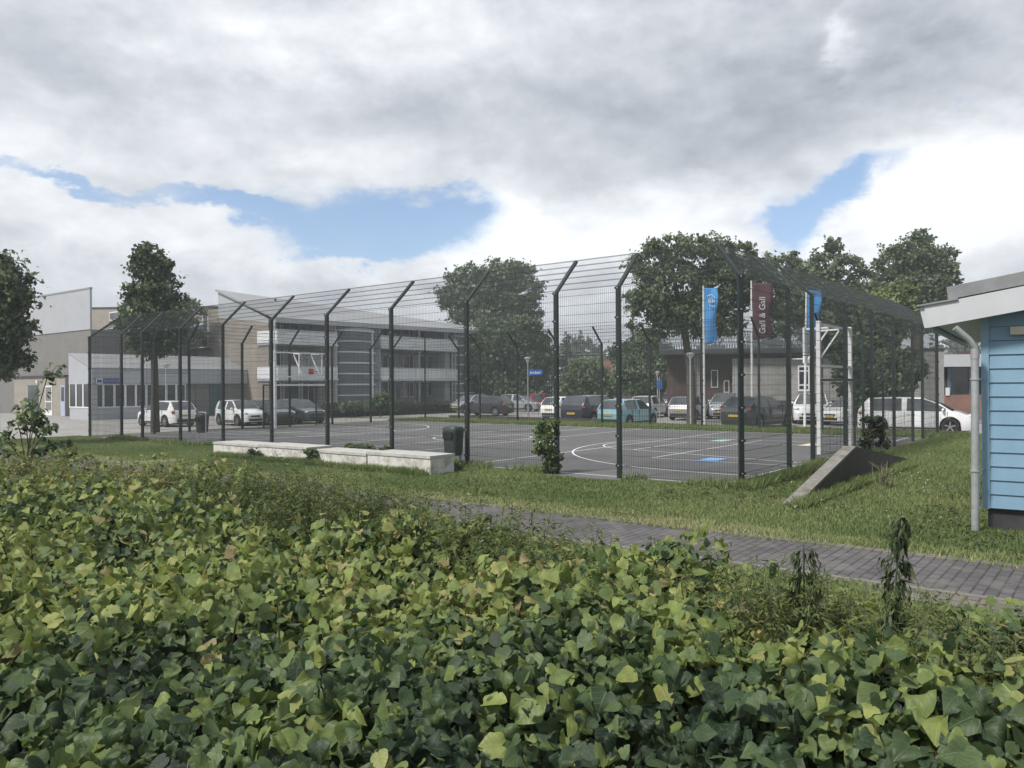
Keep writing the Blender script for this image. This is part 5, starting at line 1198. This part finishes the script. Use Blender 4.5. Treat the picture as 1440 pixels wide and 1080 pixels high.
# bicycle leaning by the apartment hedge
bk = thing('bicycle', 'bicycle parked by the apartment terrace above the clipped hedge', 'bicycle', P(577, CY, 58)-Vector((0,0,1.9)), .5)
bk.location.z = .35
for x in (-.52, .52):
    MB().tube([(x+.34*math.cos(2*PI*k/20), 0, .34+.34*math.sin(2*PI*k/20)) for k in range(21)], .025, 6).build('bicycle_wheel', m_trim, bk)
b = MB()
for p, q in (((-.52,0,.34), (-.15,0,.85)), ((-.15,0,.85), (.38,0,.88)), ((-.08,0,.30), (.40,0,.80)), ((-.08,0,.30), (-.18,0,.92)), ((-.52,0,.34), (-.08,0,.30)), ((.52,0,.34), (.36,0,.98))): b.tube([p, q], .022, 6)
b.build('bicycle_frame', m_trim, bk); b = MB(); b.tube([(.36,-.25,1.0), (.36,.25,1.0)], .016, 6); b.build('handlebar', m_trim, bk); b = MB(); b.ball((-.2,0,.95), (.13,.07,.04)); b.build('saddle', m_trim, bk)

# ------------------------------------------------------------------ walls and trunks beyond the step reach down to the lower ground
bpy.context.view_layer.update(); done_ = set()
for o_ in COL.objects:
    if o_.type != 'MESH' or o_.data.name in done_ or 'kind' in o_ or len(o_.data.vertices) > 4000: continue
    r_ = o_
    while r_.parent: r_ = r_.parent
    if r_.get('category') in ('car', 'fence', 'goal'): continue
    mw = o_.matrix_world; mi = mw.inverted(); ch = False
    for v in o_.data.vertices:
        p = mw @ v.co; s_, t_ = ST(p)
        if (t_ > 19.9 or s_ > 27.85) and -.22 < p.z < .06: p.z += LOTZ; v.co = mi @ p; ch = True
    if ch: done_.add(o_.data.name)
# ================================================================== moist air
hz = bpy.data.materials.new('moist_air'); n, l = nodes_of(hz); n.remove(n['Principled BSDF'])
pv = n.new('ShaderNodeVolumePrincipled'); pv.inputs['Color'].default_value = (.93, .96, 1, 1); pv.inputs['Density'].default_value = .0013; pv.inputs['Anisotropy'].default_value = .2
l.new(pv.outputs[0], n['Material Output'].inputs['Volume'])
o = MB().box(-260, 260, -30, 330, -1, 32).build('haze', hz); struct(o, 'stuff')
# ================================================================== the hedge in front
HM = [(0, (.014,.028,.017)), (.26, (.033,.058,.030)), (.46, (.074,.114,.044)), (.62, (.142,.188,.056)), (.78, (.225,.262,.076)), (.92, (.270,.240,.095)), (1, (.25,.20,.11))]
m_hleaf = leaf_mat('lime_leaves', HM, .50, .30, veins=True, spec=.30)
m_stem = mat('stems', (.085,.060,.038), .8, .3, 30); m_stemg = mat('green_stems', (.06,.085,.035), .7, .2, 30)
def hnoise(x, y, k, seed):
    r_ = np.random.default_rng(seed); out = 0
    for i in range(7):
        a, ph, f = r_.uniform(0, 2*PI), r_.uniform(0, 2*PI), k*r_.uniform(.6, 1.6); out = out+np.sin((x*math.cos(a)+y*math.sin(a))*f+ph)
    return out/7
SX, SY_ = O2.x, O2.y
def to_st(x, y): dx, dy = x-SX, y-SY_; return dx*A2.x+dy*A2.y, dx*B2.x+dy*B2.y
NEAR_T = -14.8
def htop(x, y):
    s, t = to_st(x, y); far = np.interp(s, [-6, -4, -1.5, 1, 3.5, 8], [-10.58, -10.40, -10.08, -9.80, -9.48, -9.14])+.25*hnoise(x, y, 1.7, 3)
    base = 1.15+np.interp(s, [-6, -2, 1, 4], [-.13, -.05, -.01, -.06])+.09*hnoise(x, y, 1.6, 1)+.19*hnoise(x, y, 4.2, 2)+.07*hnoise(x, y, 9, 6)
    edge = np.clip((far-t)/.30, 0, 1); edge = edge*edge*(3-2*edge)
    return base*(.30+.70*edge)*(edge > .0), edge
def sample_hedge(n, layer_lo, layer_hi, ymax=14, xr=(-9.5, 4.5)):
    # denser near the viewer: sample in (bearing, log distance)
    d = np.exp(rng.uniform(math.log(.75), math.log(ymax), n)); a = rng.uniform(-.80, 1.05, n)
    x, y = d*np.sin(a), d*np.cos(a); h, e = htop(x, y); s, t = to_st(x, y)
    k = (e > .02) & (t > NEAR_T) & (h > .12); x, y, h = x[k], y[k], h[k]
    z = h-rng.uniform(layer_lo, layer_hi, len(x))*np.clip(h, .3, 1); ok = z > .02
    return x[ok], y[ok], z[ok], h[ok]
hedge = thing('lime_hedge', 'broad leafy hedge of heart-shaped leaves with yellow-green shoots, nearest the viewer', 'hedge', CT(2, -12))
off_h = np.array(hedge.location)
def add_leaves(name, x, y, z, size, tint, kind, tilt=.8, face=.35, up=.55, down=.75):
    n_ = len(x); pos = np.c_[x, y, z]-off_h
    tocam = np.c_[-x, -y, np.full(n_, 1.9)-z]; tocam /= np.linalg.norm(tocam, axis=1, keepdims=True)
    N = np.array([0, 0, up])+tocam*face+unit(n_)*tilt
    D = unit(n_)*np.array([1, 1, .5])+np.array([0, 0, -down])
    o = link(name, leaves_mesh(name, pos, D, N, size, np.clip(tint, 0, 1), kind, m_hleaf), hedge); return o
# leaves sit in shoots: each shoot has its own height, freshness and lean
def shoots(n, lo, hi, m0, m1, rad, tint0, amp, ymax=14):
    x, y, z, h = sample_hedge(n, lo, hi, ymax); k = len(x); cnt = rng.integers(m0, m1, k); idx = np.repeat(np.arange(k), cnt); n_ = len(idx)
    fr = .20*hnoise(x, y, 3.0, 12)+.16*hnoise(x, y, 8.0, 13)+rng.normal(0, .13, k); d = np.hypot(x, y)
    tc = tint0+amp*fr*2+(.46*np.clip((d-1.2)/2.0, 0, 1)-.17)*(lo < .1)+.5*np.clip(z-1.12, -.2, .2)*(lo < .1)  # nearer leaves tinted darker: older growth, with gap shade put into the colour
    q = rng.random(n_)                      # 1 = tip of the shoot
    a = rng.uniform(0, 2*PI, n_); r_ = rad*(1.15-.75*q)*rng.uniform(.5, 1.2, n_)
    X, Y, Z = x[idx]+r_*np.cos(a), y[idx]+r_*np.sin(a), z[idx]-.20*(1-q)+.02
    t_ = tc[idx]+.17*(q-.6)+rng.normal(0, .07, n_); s_ = np.where(rng.random(n_) < .3, rng.uniform(.030, .048, n_), rng.uniform(.046, .080, n_))*(1.12-.45*q**2)
    ok = Z > .03
    return X[ok], Y[ok], Z[ok], s_[ok], t_[ok], np.c_[np.cos(a), np.sin(a)][ok]
def add_shoots(args, detail, up=.5, face=.42):
    X, Y, Z, s_, t_, rad_ = args; n_ = len(X); pos = np.c_[X, Y, Z]-off_h
    tocam = np.c_[-X, -Y, 1.9-Z]; tocam /= np.linalg.norm(tocam, axis=1, keepdims=True)
    N = np.array([0, 0, up])+tocam*face+np.c_[rad_*.45, np.zeros(n_)]+unit(n_)*.55
    D = np.c_[rad_*.8, np.full(n_, -.55)]+unit(n_)*.55
    dist = np.hypot(X, Y)
    for m_, kd in ((dist < 2.0, 'heart_fine'), ((dist >= 2.0) & (dist < 3.4), 'heart'), (dist >= 3.4, 'heart_low')):
        if not detail: kd = {'heart_fine': 'heart'}.get(kd, 'heart_low')
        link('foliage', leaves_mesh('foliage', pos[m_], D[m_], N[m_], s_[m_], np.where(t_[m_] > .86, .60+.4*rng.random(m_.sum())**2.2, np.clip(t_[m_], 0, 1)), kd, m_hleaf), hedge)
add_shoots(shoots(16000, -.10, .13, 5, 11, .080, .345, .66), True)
add_shoots(shoots(6600, .16, .55, 4, 8, .10, .16, .25), False)  # inner layer in a darker tint, painting the shade of the gaps
# woody stems and the shaded inside
b = MB()
for i in range(420):
    d = math.exp(rng.uniform(math.log(.9), math.log(9))); a = rng.uniform(-.7, .7); x0, y0 = d*math.sin(a), d*math.cos(a); hh, ee = htop(np.array([x0]), np.array([y0])); hh = float(hh[0])
    if hh < .35: continue
    r_ = rng.normal(0, .12, 4); b.tube([Vector((x0, y0, 0))-hedge.location, Vector((x0+r_[0], y0+r_[1], hh*.55))-hedge.location, Vector((x0+r_[0]+r_[2], y0+r_[1]+r_[3], hh*.97))-hedge.location], [.009, .007, .003], 5)
b.build('stem', m_stem, hedge)['kind'] = 'stuff'
# shoots that stand up out of the hedge, bronze and yellow-green
SH_SPOTS = [(650, 690, 735), (690, 690, 740), (535, 705, 765), (515, 715, 770), (560, 700, 760), (705, 705, 760), (820, 760, 810), (835, 752, 800), (935, 775, 820), (958, 780, 825), (1010, 815, 850), (590, 720, 775), (745, 735, 785), (875, 765, 812), (500, 725, 780), (610, 705, 760), (1095, 830, 865), (780, 760, 805), (455, 700, 770), (1425, 905, 950), (690, 800, 860), (650, 850, 910), (470, 770, 830), (400, 810, 870), (900, 830, 880), (1120, 880, 930), (860, 850, 905), (740, 840, 900)]
for _ in range(46):
    px = rng.uniform(20, 1430); yc = np.interp(px, [0, 300, 560, 760, 920, 1100, 1440], [655, 685, 725, 785, 815, 850, 895]); pb_ = yc+rng.uniform(8, 130); SH_SPOTS.append((px, pb_-rng.uniform(28, 62), pb_))
sl = []; sb = MB()
for px, pt_, pb3 in SH_SPOTS:
    zb3 = 1.05
    g = G(px, pb3, zb3); zt_ = zat(pt_, px, g.y)-.02; g.z = .5
    lean = rng.normal(0, .05, 2); e0 = Vector((g.x+lean[0], g.y+lean[1], zt_)); sb.tube([g-hedge.location, (g+e0)/2+Vector((0,0,.06))-hedge.location, e0-hedge.location], [.006, .0045, .002], 5)
    k = 9
    for i in range(k):
        q = .45+.55*i/(k-1); p = g.lerp(e0, q); a = i*2.4+rng.uniform(0, .6); rr = .03*(1.1-q)+.008; sl.append((p.x+rr*math.cos(a), p.y+rr*math.sin(a), p.z, math.cos(a), math.sin(a), .095-.055*q*q, .58+.30*q+rng.normal(0, .08)))
sl = np.array(sl); n_ = len(sl)
pos = sl[:, :3]-off_h; D = np.c_[sl[:, 3], sl[:, 4], np.full(n_, -.25)]+unit(n_)*.3
link('shoot_leaves', leaves_mesh('shoot_leaves', pos, D, np.array([0,0,1.0])+unit(n_)*.55, sl[:, 5], np.clip(sl[:, 6], 0, 1), 'heart', m_hleaf), hedge)
sb.build('shoot', m_stemg, hedge)['kind'] = 'stuff'
# ------------------------------------------------------------------ weeds standing in and behind the hedge
NET = leaf_mat('nettle_leaves', [(0, (.020,.036,.018)), (.5, (.042,.064,.026)), (1, (.085,.100,.042))], .6, .2)
def nettle(label, px, top_py, base_py, zb_, leaf=.07, dense=1.0, lm=NET, group='tall weeds standing up through the hedge', name='nettle', cat='weed'):
    g = G(px, base_py, zb_); zt_ = zat(top_py, px, g.y); t = thing(name, label, cat, (g.x, g.y, 0), 0, group)
    H_ = zt_; b = MB(); bend = rng.normal(0, .03, 2); st_p = lambda q: Vector((bend[0]*q*q, bend[1]*q*q, H_*q))
    b.tube([st_p(q/6) for q in range(7)], [.006-.0006*q for q in range(7)], 5); b.build('stem', m_stemg, t)
    L_ = []
    q = .45
    while q < 1.0:
        p = st_p(q); a0 = rng.uniform(0, PI)
        for k in range(2):
            a = a0+PI*k; sz_ = leaf*(1.45-1.0*max(0, q-.5)/.5)
            L_.append((p.x, p.y, p.z, math.cos(a), math.sin(a), -.35, sz_, .55))
            for m in range(int(22*dense)):     # drooping seed strings
                r_ = rng.uniform(.01, .085*(1.25-q)+.02); L_.append((p.x+r_*math.cos(a+rng.normal(0, .5)), p.y+r_*math.sin(a+rng.normal(0, .5)), p.z-rng.uniform(0, .05), math.cos(a)*.4, math.sin(a)*.4, -1.0, .026+.022*rng.random(), rng.uniform(.1, .9)))
        q += .045
    A_ = np.array(L_); n_ = len(A_)
    link('leaves', leaves_mesh('leaves', A_[:, :3], A_[:, 3:6]+unit(n_)*.2, np.array([0,0,1.0])+unit(n_)*.5, A_[:, 6], np.clip(A_[:, 7]+rng.normal(0, .15, n_), 0, 1), 'lance', lm), t)
nettle('tallest nettle with hanging seed strings, before the path', 1240, 722, 915, 1.0, .11, 1.7)
nettle('second nettle, shorter, standing closer to the middle of the hedge', 1132, 762, 910, 1.0, .09, 1.4)
nettle('thin dark nettle at the hedge edge beneath the path border', 928, 756, 825, .95, .07, 1.0)
nettle('leaning nettle at the hedge edge near the path end', 1345, 862, 930, 1.0, .07, 1.2)
# fine weeds along the far hedge edge
WEED = leaf_mat('weed_leaves', [(0, (.035,.055,.022)), (.4, (.070,.100,.032)), (.75, (.14,.17,.045)), (1, (.20,.15,.085))], .6, .3)
def weed_patch(label, spots, n_each, leaf, hgt, tintm, name='weed_patch', kind='lance', spread=.22):
    c = sum(((Vector(s_[:3])) for s_ in spots), Vector())/len(spots); c.z = 0; t = thing(name, label, 'weeds', c)
    pos, D, sz_, tt = [], [], [], []; b = MB()
    for (x0, y0, z0, hh) in spots:
        for k in range(7):
            a, r_ = rng.uniform(0, 2*PI), abs(rng.normal(0, spread)); bx, by = x0+r_*math.cos(a), y0+r_*math.sin(a); hk = hh*rng.uniform(.5, 1.1); tx, ty = bx+rng.normal(0, .10), by+rng.normal(0, .10)
            b.tube([Vector((bx, by, z0))-c, Vector((tx, ty, z0+hk))-c], [.0024, .001], 4)
            m = n_each
            q = rng.uniform(.25, 1, m)**.7; aa = rng.uniform(0, 2*PI, m); rr = rng.uniform(.0, .075, m)*(1.3-q)
            pos.append(np.c_[bx+(tx-bx)*q+rr*np.cos(aa)-c.x, by+(ty-by)*q+rr*np.sin(aa)-c.y, z0+hk*q]); D.append(np.c_[np.cos(aa), np.sin(aa), rng.uniform(-.5, .7, m)]); sz_.append(leaf*rng.uniform(.7, 1.7, m)*(1.3-.6*q)); tt.append(np.clip(tintm+rng.normal(0, .22, m), 0, 1))
    pos = np.vstack(pos); n_ = len(pos); b.build('stem', m_stemg, t)['kind'] = 'stuff'
    link('leaves', leaves_mesh('leaves', pos, np.vstack(D), np.array([0,0,1.0])+unit(n_)*.6, np.concatenate(sz_), np.concatenate(tt), kind, WEED), t)
def spots_px(lst, zb_=.0):
    out = []
    for px, top, Y in lst:
        p = P(px, top, Y); out.append((p.x, p.y, zb_, max(p.z-zb_, .15)))
    return out
CREST = [0, 280, 420, 560, 700, 850, 1000, 1150, 1300, 1440], [642, 665, 689, 708, 738, 768, 798, 830, 856, 874]
def crest_spots(x0, x1, k, up0, up1, z0=.88, back=0.0):
    out = []
    for px in rng.uniform(x0, x1, k):
        yc = float(np.interp(px, *CREST)); Y = .73*FPX/(yc+4-CY)*(1+rng.uniform(-.12, .10))+back; p = P(px, yc-rng.uniform(up0, up1), Y); out.append((p.x, p.y, z0, max(p.z-z0, .12)))
    return out
weed_patch('bright yellow-green weeds over the far end of the hedge', crest_spots(0, 300, 26, -6, 16), 60, .055, 1, .72, spread=.35)
weed_patch('feathery mixed weeds bordering the hedge before the path', crest_spots(270, 520, 30, 0, 30), 60, .042, 1, .36, spread=.25)
weed_patch('dull brownish seed-headed weeds at the bend of the hedge', crest_spots(400, 560, 18, 4, 40), 70, .026, 1, .62, spread=.18)
weed_patch('pale low weeds at the hedge foot beside the path border', crest_spots(900, 1300, 16, -4, 16), 50, .030, 1, .6, spread=.14)
weed_patch('tangled upright weeds rising through the middle of the hedge top', crest_spots(520, 760, 18, 0, 34), 55, .038, 1, .48, spread=.18)
weed_patch('pale green weeds mixed into the hedge edge beneath the nettles', crest_spots(1040, 1440, 18, -8, 10), 60, .030, 1, .5, spread=.12)
# sapling at the edge of the view
sp_ = P(36, CY, 9.2); sp_.z = 0; sapl = thing('sapling', 'slender leafy sapling rising over the far hedge end, one arching twig', 'sapling', sp_)
sb2 = MB(); pl, dl = [], []
for pts in (((38, 640), (44, 600), (46, 560)), ((40, 630), (58, 560), (66, 532), (80, 514)), ((34, 640), (28, 605), (22, 590)), ((44, 636), (60, 612), (72, 596)), ((30, 645), (12, 622), (4, 606)), ((46, 640), (75, 626), (92, 622)), ((40, 630), (36, 590), (30, 572)), ((42, 640), (54, 600), (56, 578)), ((36, 645), (50, 632), (66, 636)), ((30, 650), (20, 640), (-4, 634)), ((48, 648), (84, 642), (104, 640))):
    q3 = [sp_+Vector((0, 0, .7))]+[P(px, py, 9.2+rng.normal(0, .12)) for px, py in pts]; q3 = [q-sp_ for q in q3]
    sb2.tube(q3, [.010]+[.006]*(len(q3)-2)+[.002], 5)
    for k in range(34):
        f = rng.uniform(.55 if len(q3) < 5 else .35, 1)**.8*(len(q3)-1); i = min(int(f), len(q3)-2); p = q3[i].lerp(q3[i+1], f-i); a = rng.uniform(0, 2*PI); r_ = rng.uniform(.01, .07)
        pl.append((p.x+r_*math.cos(a), p.y+r_*math.sin(a), p.z+rng.normal(0, .02))); dl.append((math.cos(a), math.sin(a), -.5))
sb2.build('stem', m_stem, sapl)['kind'] = 'stuff'; n_ = len(pl)
link('leaves', leaves_mesh('leaves', np.array(pl), np.array(dl)+unit(n_)*.4, np.array([0,0,1.0])+unit(n_)*.6, rng.uniform(.04, .085, n_), np.clip(rng.normal(.5, .2, n_), 0, 1), 'heart_low', leaf_mat('sapling_leaves', [(0, (.04,.065,.030)), (.6, (.09,.13,.055)), (1, (.18,.21,.09))], .5, .35)), sapl)
# climber on the fence post, with pale flowers
m_cl = leaf_mat('climber_leaves', [(0, (.040,.065,.026)), (.5, (.095,.140,.050)), (1, (.19,.23,.09))], .5, .3)
pS = CT(4.12, -.12)
bush('leafy climber with small white flowers wrapped round the fence post at the opening', pS.y, 771, [(770, 605, 17, 16), (766, 625, 19, 18), (776, 645, 15, 18), (770, 662, 10, 10), (780, 595, 10, 10)], 60, 44, .07, m_cl, cat='climber', name='climber', spread=.34, limbs=False)
fl = rng.normal(size=(70, 3))*np.array([.13, .12, .06])+np.array([0, 0, zat(622, 770, pS.y)]); pf = P(770, CY, pS.y)
m_flw = leaf_mat('white_petals', [(0, (.5,.5,.44)), (1, (.65,.65,.58))], .7, .2)
clm = [o_ for o_ in COL.objects if o_.name.startswith('climber') and o_.type == 'EMPTY'][-1]
link('flower_cluster', leaves_mesh('flower_cluster', fl+np.array([pf.x, pS.y-.1, 0])-np.array(clm.location), unit(70), unit(70)+np.array([0,-.5,.6]), np.full(70, .035), rng.random(70), 'quad', m_flw), clm)
bush('weedy tuft between litter bin and end block', on_line(632, CT(0, -1.0), A2)[0].y, 632, [(634, 655, 14, 9), (626, 650, 8, 7), (645, 658, 8, 6)], 40, 45, .055, m_cl, cat='weed', name='weed_tuft', limbs=False)
bush('rough green growth in the gap of the low white wall', on_line(437, CT(0, -2.02), A2)[0].y, 437, [(436, 648, 5, 12), (440, 638, 7, 6), (430, 635, 8, 4)], 34, 40, .05, m_cl, cat='weed', name='weed_tuft', limbs=False)
bush('dark weed leaning on the far white block', on_line(362, CT(0, -2.06), A2)[0].y, 362, [(358, 637, 7, 7), (366, 644, 5, 8), (352, 634, 4, 4)], 26, 40, .05, ML_DARK, cat='weed', name='weed_tuft', limbs=False)
bush('pale flowering ground weed behind the low wall, at the court edge', on_line(520, CT(0, -.4), A2)[0].y, 520, [(512, 629, 20, 4), (540, 631, 14, 4), (490, 627, 10, 3)], 40, 40, .045, m_cl, cat='weed', name='weed_tuft', limbs=False)
gt = thing('grass_tuft', 'pale tall grass tuft seeding by the concrete wedge', 'grass tuft', G(1243, 686)); nn = 70; a = rng.uniform(0, 2*PI, nn)
link('blades', leaves_mesh('blades', np.c_[rng.normal(0, .05, nn), rng.normal(0, .05, nn), np.zeros(nn)], np.c_[np.cos(a)*.3, np.sin(a)*.3, np.ones(nn)], unit(nn), rng.uniform(.2, .55, nn), rng.uniform(.5, .8, nn), 'blade', leaf_mat('dry_grass', [(0, (.10,.12,.05)), (1, (.26,.24,.14))], .8, .2)), gt)
# ------------------------------------------------------------------ grass blades
m_grass = leaf_mat('grass_blades', [(0, (.095,.138,.050)), (.4, (.168,.216,.085)), (.7, (.240,.275,.120)), (1, (.36,.335,.20))], .7, .3, spec=.2)
def grass(name, n_, t0, t1, s0, s1, hmin, hmax, dry=.0, keep=None, kw=.0):
    s = rng.uniform(s0, s1, n_); t = rng.uniform(t0, t1, n_)
    x = SX+A2.x*s+B2.x*t; y = SY_+A2.y*s+B2.y*t
    k = (y > 2.0) & (np.arctan2(x, y) > -.68) & (np.arctan2(x, y) < .95)
    if keep is not None: k &= keep(s, t, x, y)
    x, y, s, t = x[k], y[k], s[k], t[k]; m = len(x); clump = hnoise(x, y, 3, 41)*.5+hnoise(x, y, 11, 42)*.5
    hgt = rng.uniform(hmin, hmax, m)*(1+.5*clump); lean = rng.normal(0, .35, (m, 2)); wv = rng.uniform(.004, .009, m)*(1+y/14); a = rng.uniform(0, 2*PI, m)
    p = np.c_[x, y, np.zeros(m)]; dx = np.c_[np.cos(a)*wv, np.sin(a)*wv, np.zeros(m)]
    tip = p+np.c_[lean*hgt[:, None], hgt]
    V = np.stack([p-dx, p+dx, tip], 1).reshape(-1, 3); F = np.arange(3*m).reshape(-1, 3)
    tint = np.clip(.38+.28*hnoise(x, y, 1.1, 43)+.18*clump+dry+rng.normal(0, .13, m)+np.where(np.abs(t+4.1) < .35, .32, 0), 0, 1)
    return np_mesh(name, V, F, m_grass, {'tint': np.repeat(tint, 3)}, smooth=False)
def not_block(s, t, x, y): return ~((s > 6.05) & (s < 13.9) & (t > -1.95) & (t < -1.15)) & ~((np.abs(s-s_w-.17) < .17) & (t > -1.5) & (t < 6)) & ~((s > 2.35) & (s < 4.2) & (t > -.5))
def bare(s, t, x, y): return not_block(s, t, x, y) & (hnoise(x, y, .8, 55)+.5*hnoise(x, y, 4, 56)+.3*rng.normal(size=len(x)) > np.where((s > 7) & (t < -2.8), .02, np.where((s > 1.8) & (s < 4.8) & (t > -2.2), .05, -.62)))
o = link('grass', grass('grass', 330000, -4.25, -.06, -8, 27, .03, .075, keep=bare)); struct(o, 'stuff')
o = link('grass', grass('grass', 120000, -.1, 19, -9, -.25, .03, .08, keep=not_block)); struct(o, 'stuff')
o = link('grass', grass('grass', 90000, -10.4, -6.38, -8, 16, .04, .11, dry=.05)); struct(o, 'stuff')
o = link('grass', grass('grass', 60000, 16.35, 19.45, -1, 27, .05, .16)); struct(o, 'stuff')
o = link('grass', grass('grass', 14000, -.35, .15, -.2, 24, .08, .22, keep=lambda s, t, x, y: not_block(s, t, x, y) & (hnoise(x, y, 3, 77) > -.1))); struct(o, 'stuff')
o = link('grass', grass('grass', 26000, -6.55, -6.05, -8, 16, .03, .09, keep=lambda s, t, x, y: hnoise(x, y, 2.3, 78)+.3*rng.normal(size=len(x)) > .05)); struct(o, 'stuff')
o = link('grass', grass('grass', 16000, -4.5, -4.2, -8, 22, .03, .08, dry=.15, keep=lambda s, t, x, y: hnoise(x, y, 2.1, 79)+.3*rng.normal(size=len(x)) > .0)); struct(o, 'stuff')
o = link('grass', grass('grass', 12000, -2.2, -1.97, 6, 14, .07, .20)); struct(o, 'stuff')
o = link('grass', grass('grass', 9000, -.4, 9, -.35, -.0, .08, .25)); struct(o, 'stuff')
o = link('grass', grass('grass', 9000, -2, 6, s_w-.25, s_w-.02, .06, .2)); struct(o, 'stuff')
nw = 2600; s = rng.uniform(-5, 14, nw); t = rng.uniform(-4.1, 3, nw); x = SX+A2.x*s+B2.x*t; y = SY_+A2.y*s+B2.y*t
kk = (hnoise(x, y, 1.6, 95) > .12) & not_block(s, t, x, y) & ((t < -.3) | (s < -.3)); x, y = x[kk], y[kk]; m = 6; x = np.repeat(x, m); y = np.repeat(y, m); nw = len(x); a = rng.uniform(0, 2*PI, nw); r_ = rng.uniform(0, .06, nw)
o = link('lawn_weeds', leaves_mesh('lawn_weeds', np.c_[x+r_*np.cos(a), y+r_*np.sin(a), rng.uniform(.03, .075, nw)], np.c_[np.cos(a), np.sin(a), rng.uniform(-.1, .6, nw)], np.array([0,0,1.0])+unit(nw)*.4, rng.uniform(.03, .075, nw), rng.uniform(.1, .7, nw), 'quad', WEED)); struct(o, 'stuff')
# daisies in the lawn
nd = 260; s = rng.uniform(-3.6, -.6, nd); t = rng.uniform(-3.5, 6, nd)
kk = hnoise(s, t, 2.2, 91) > .05; s, t = s[kk], t[kk]; nd = len(s)
pos = np.c_[SX+A2.x*s+B2.x*t, SY_+A2.y*s+B2.y*t, rng.uniform(.05, .09, nd)]
o = link('daisies', leaves_mesh('daisies', pos, unit(nd)*np.array([1,1,.1]), np.array([0,0,1.0])+unit(nd)*.3, np.full(nd, .035), rng.random(nd), 'quad', m_flw)); struct(o, 'stuff')
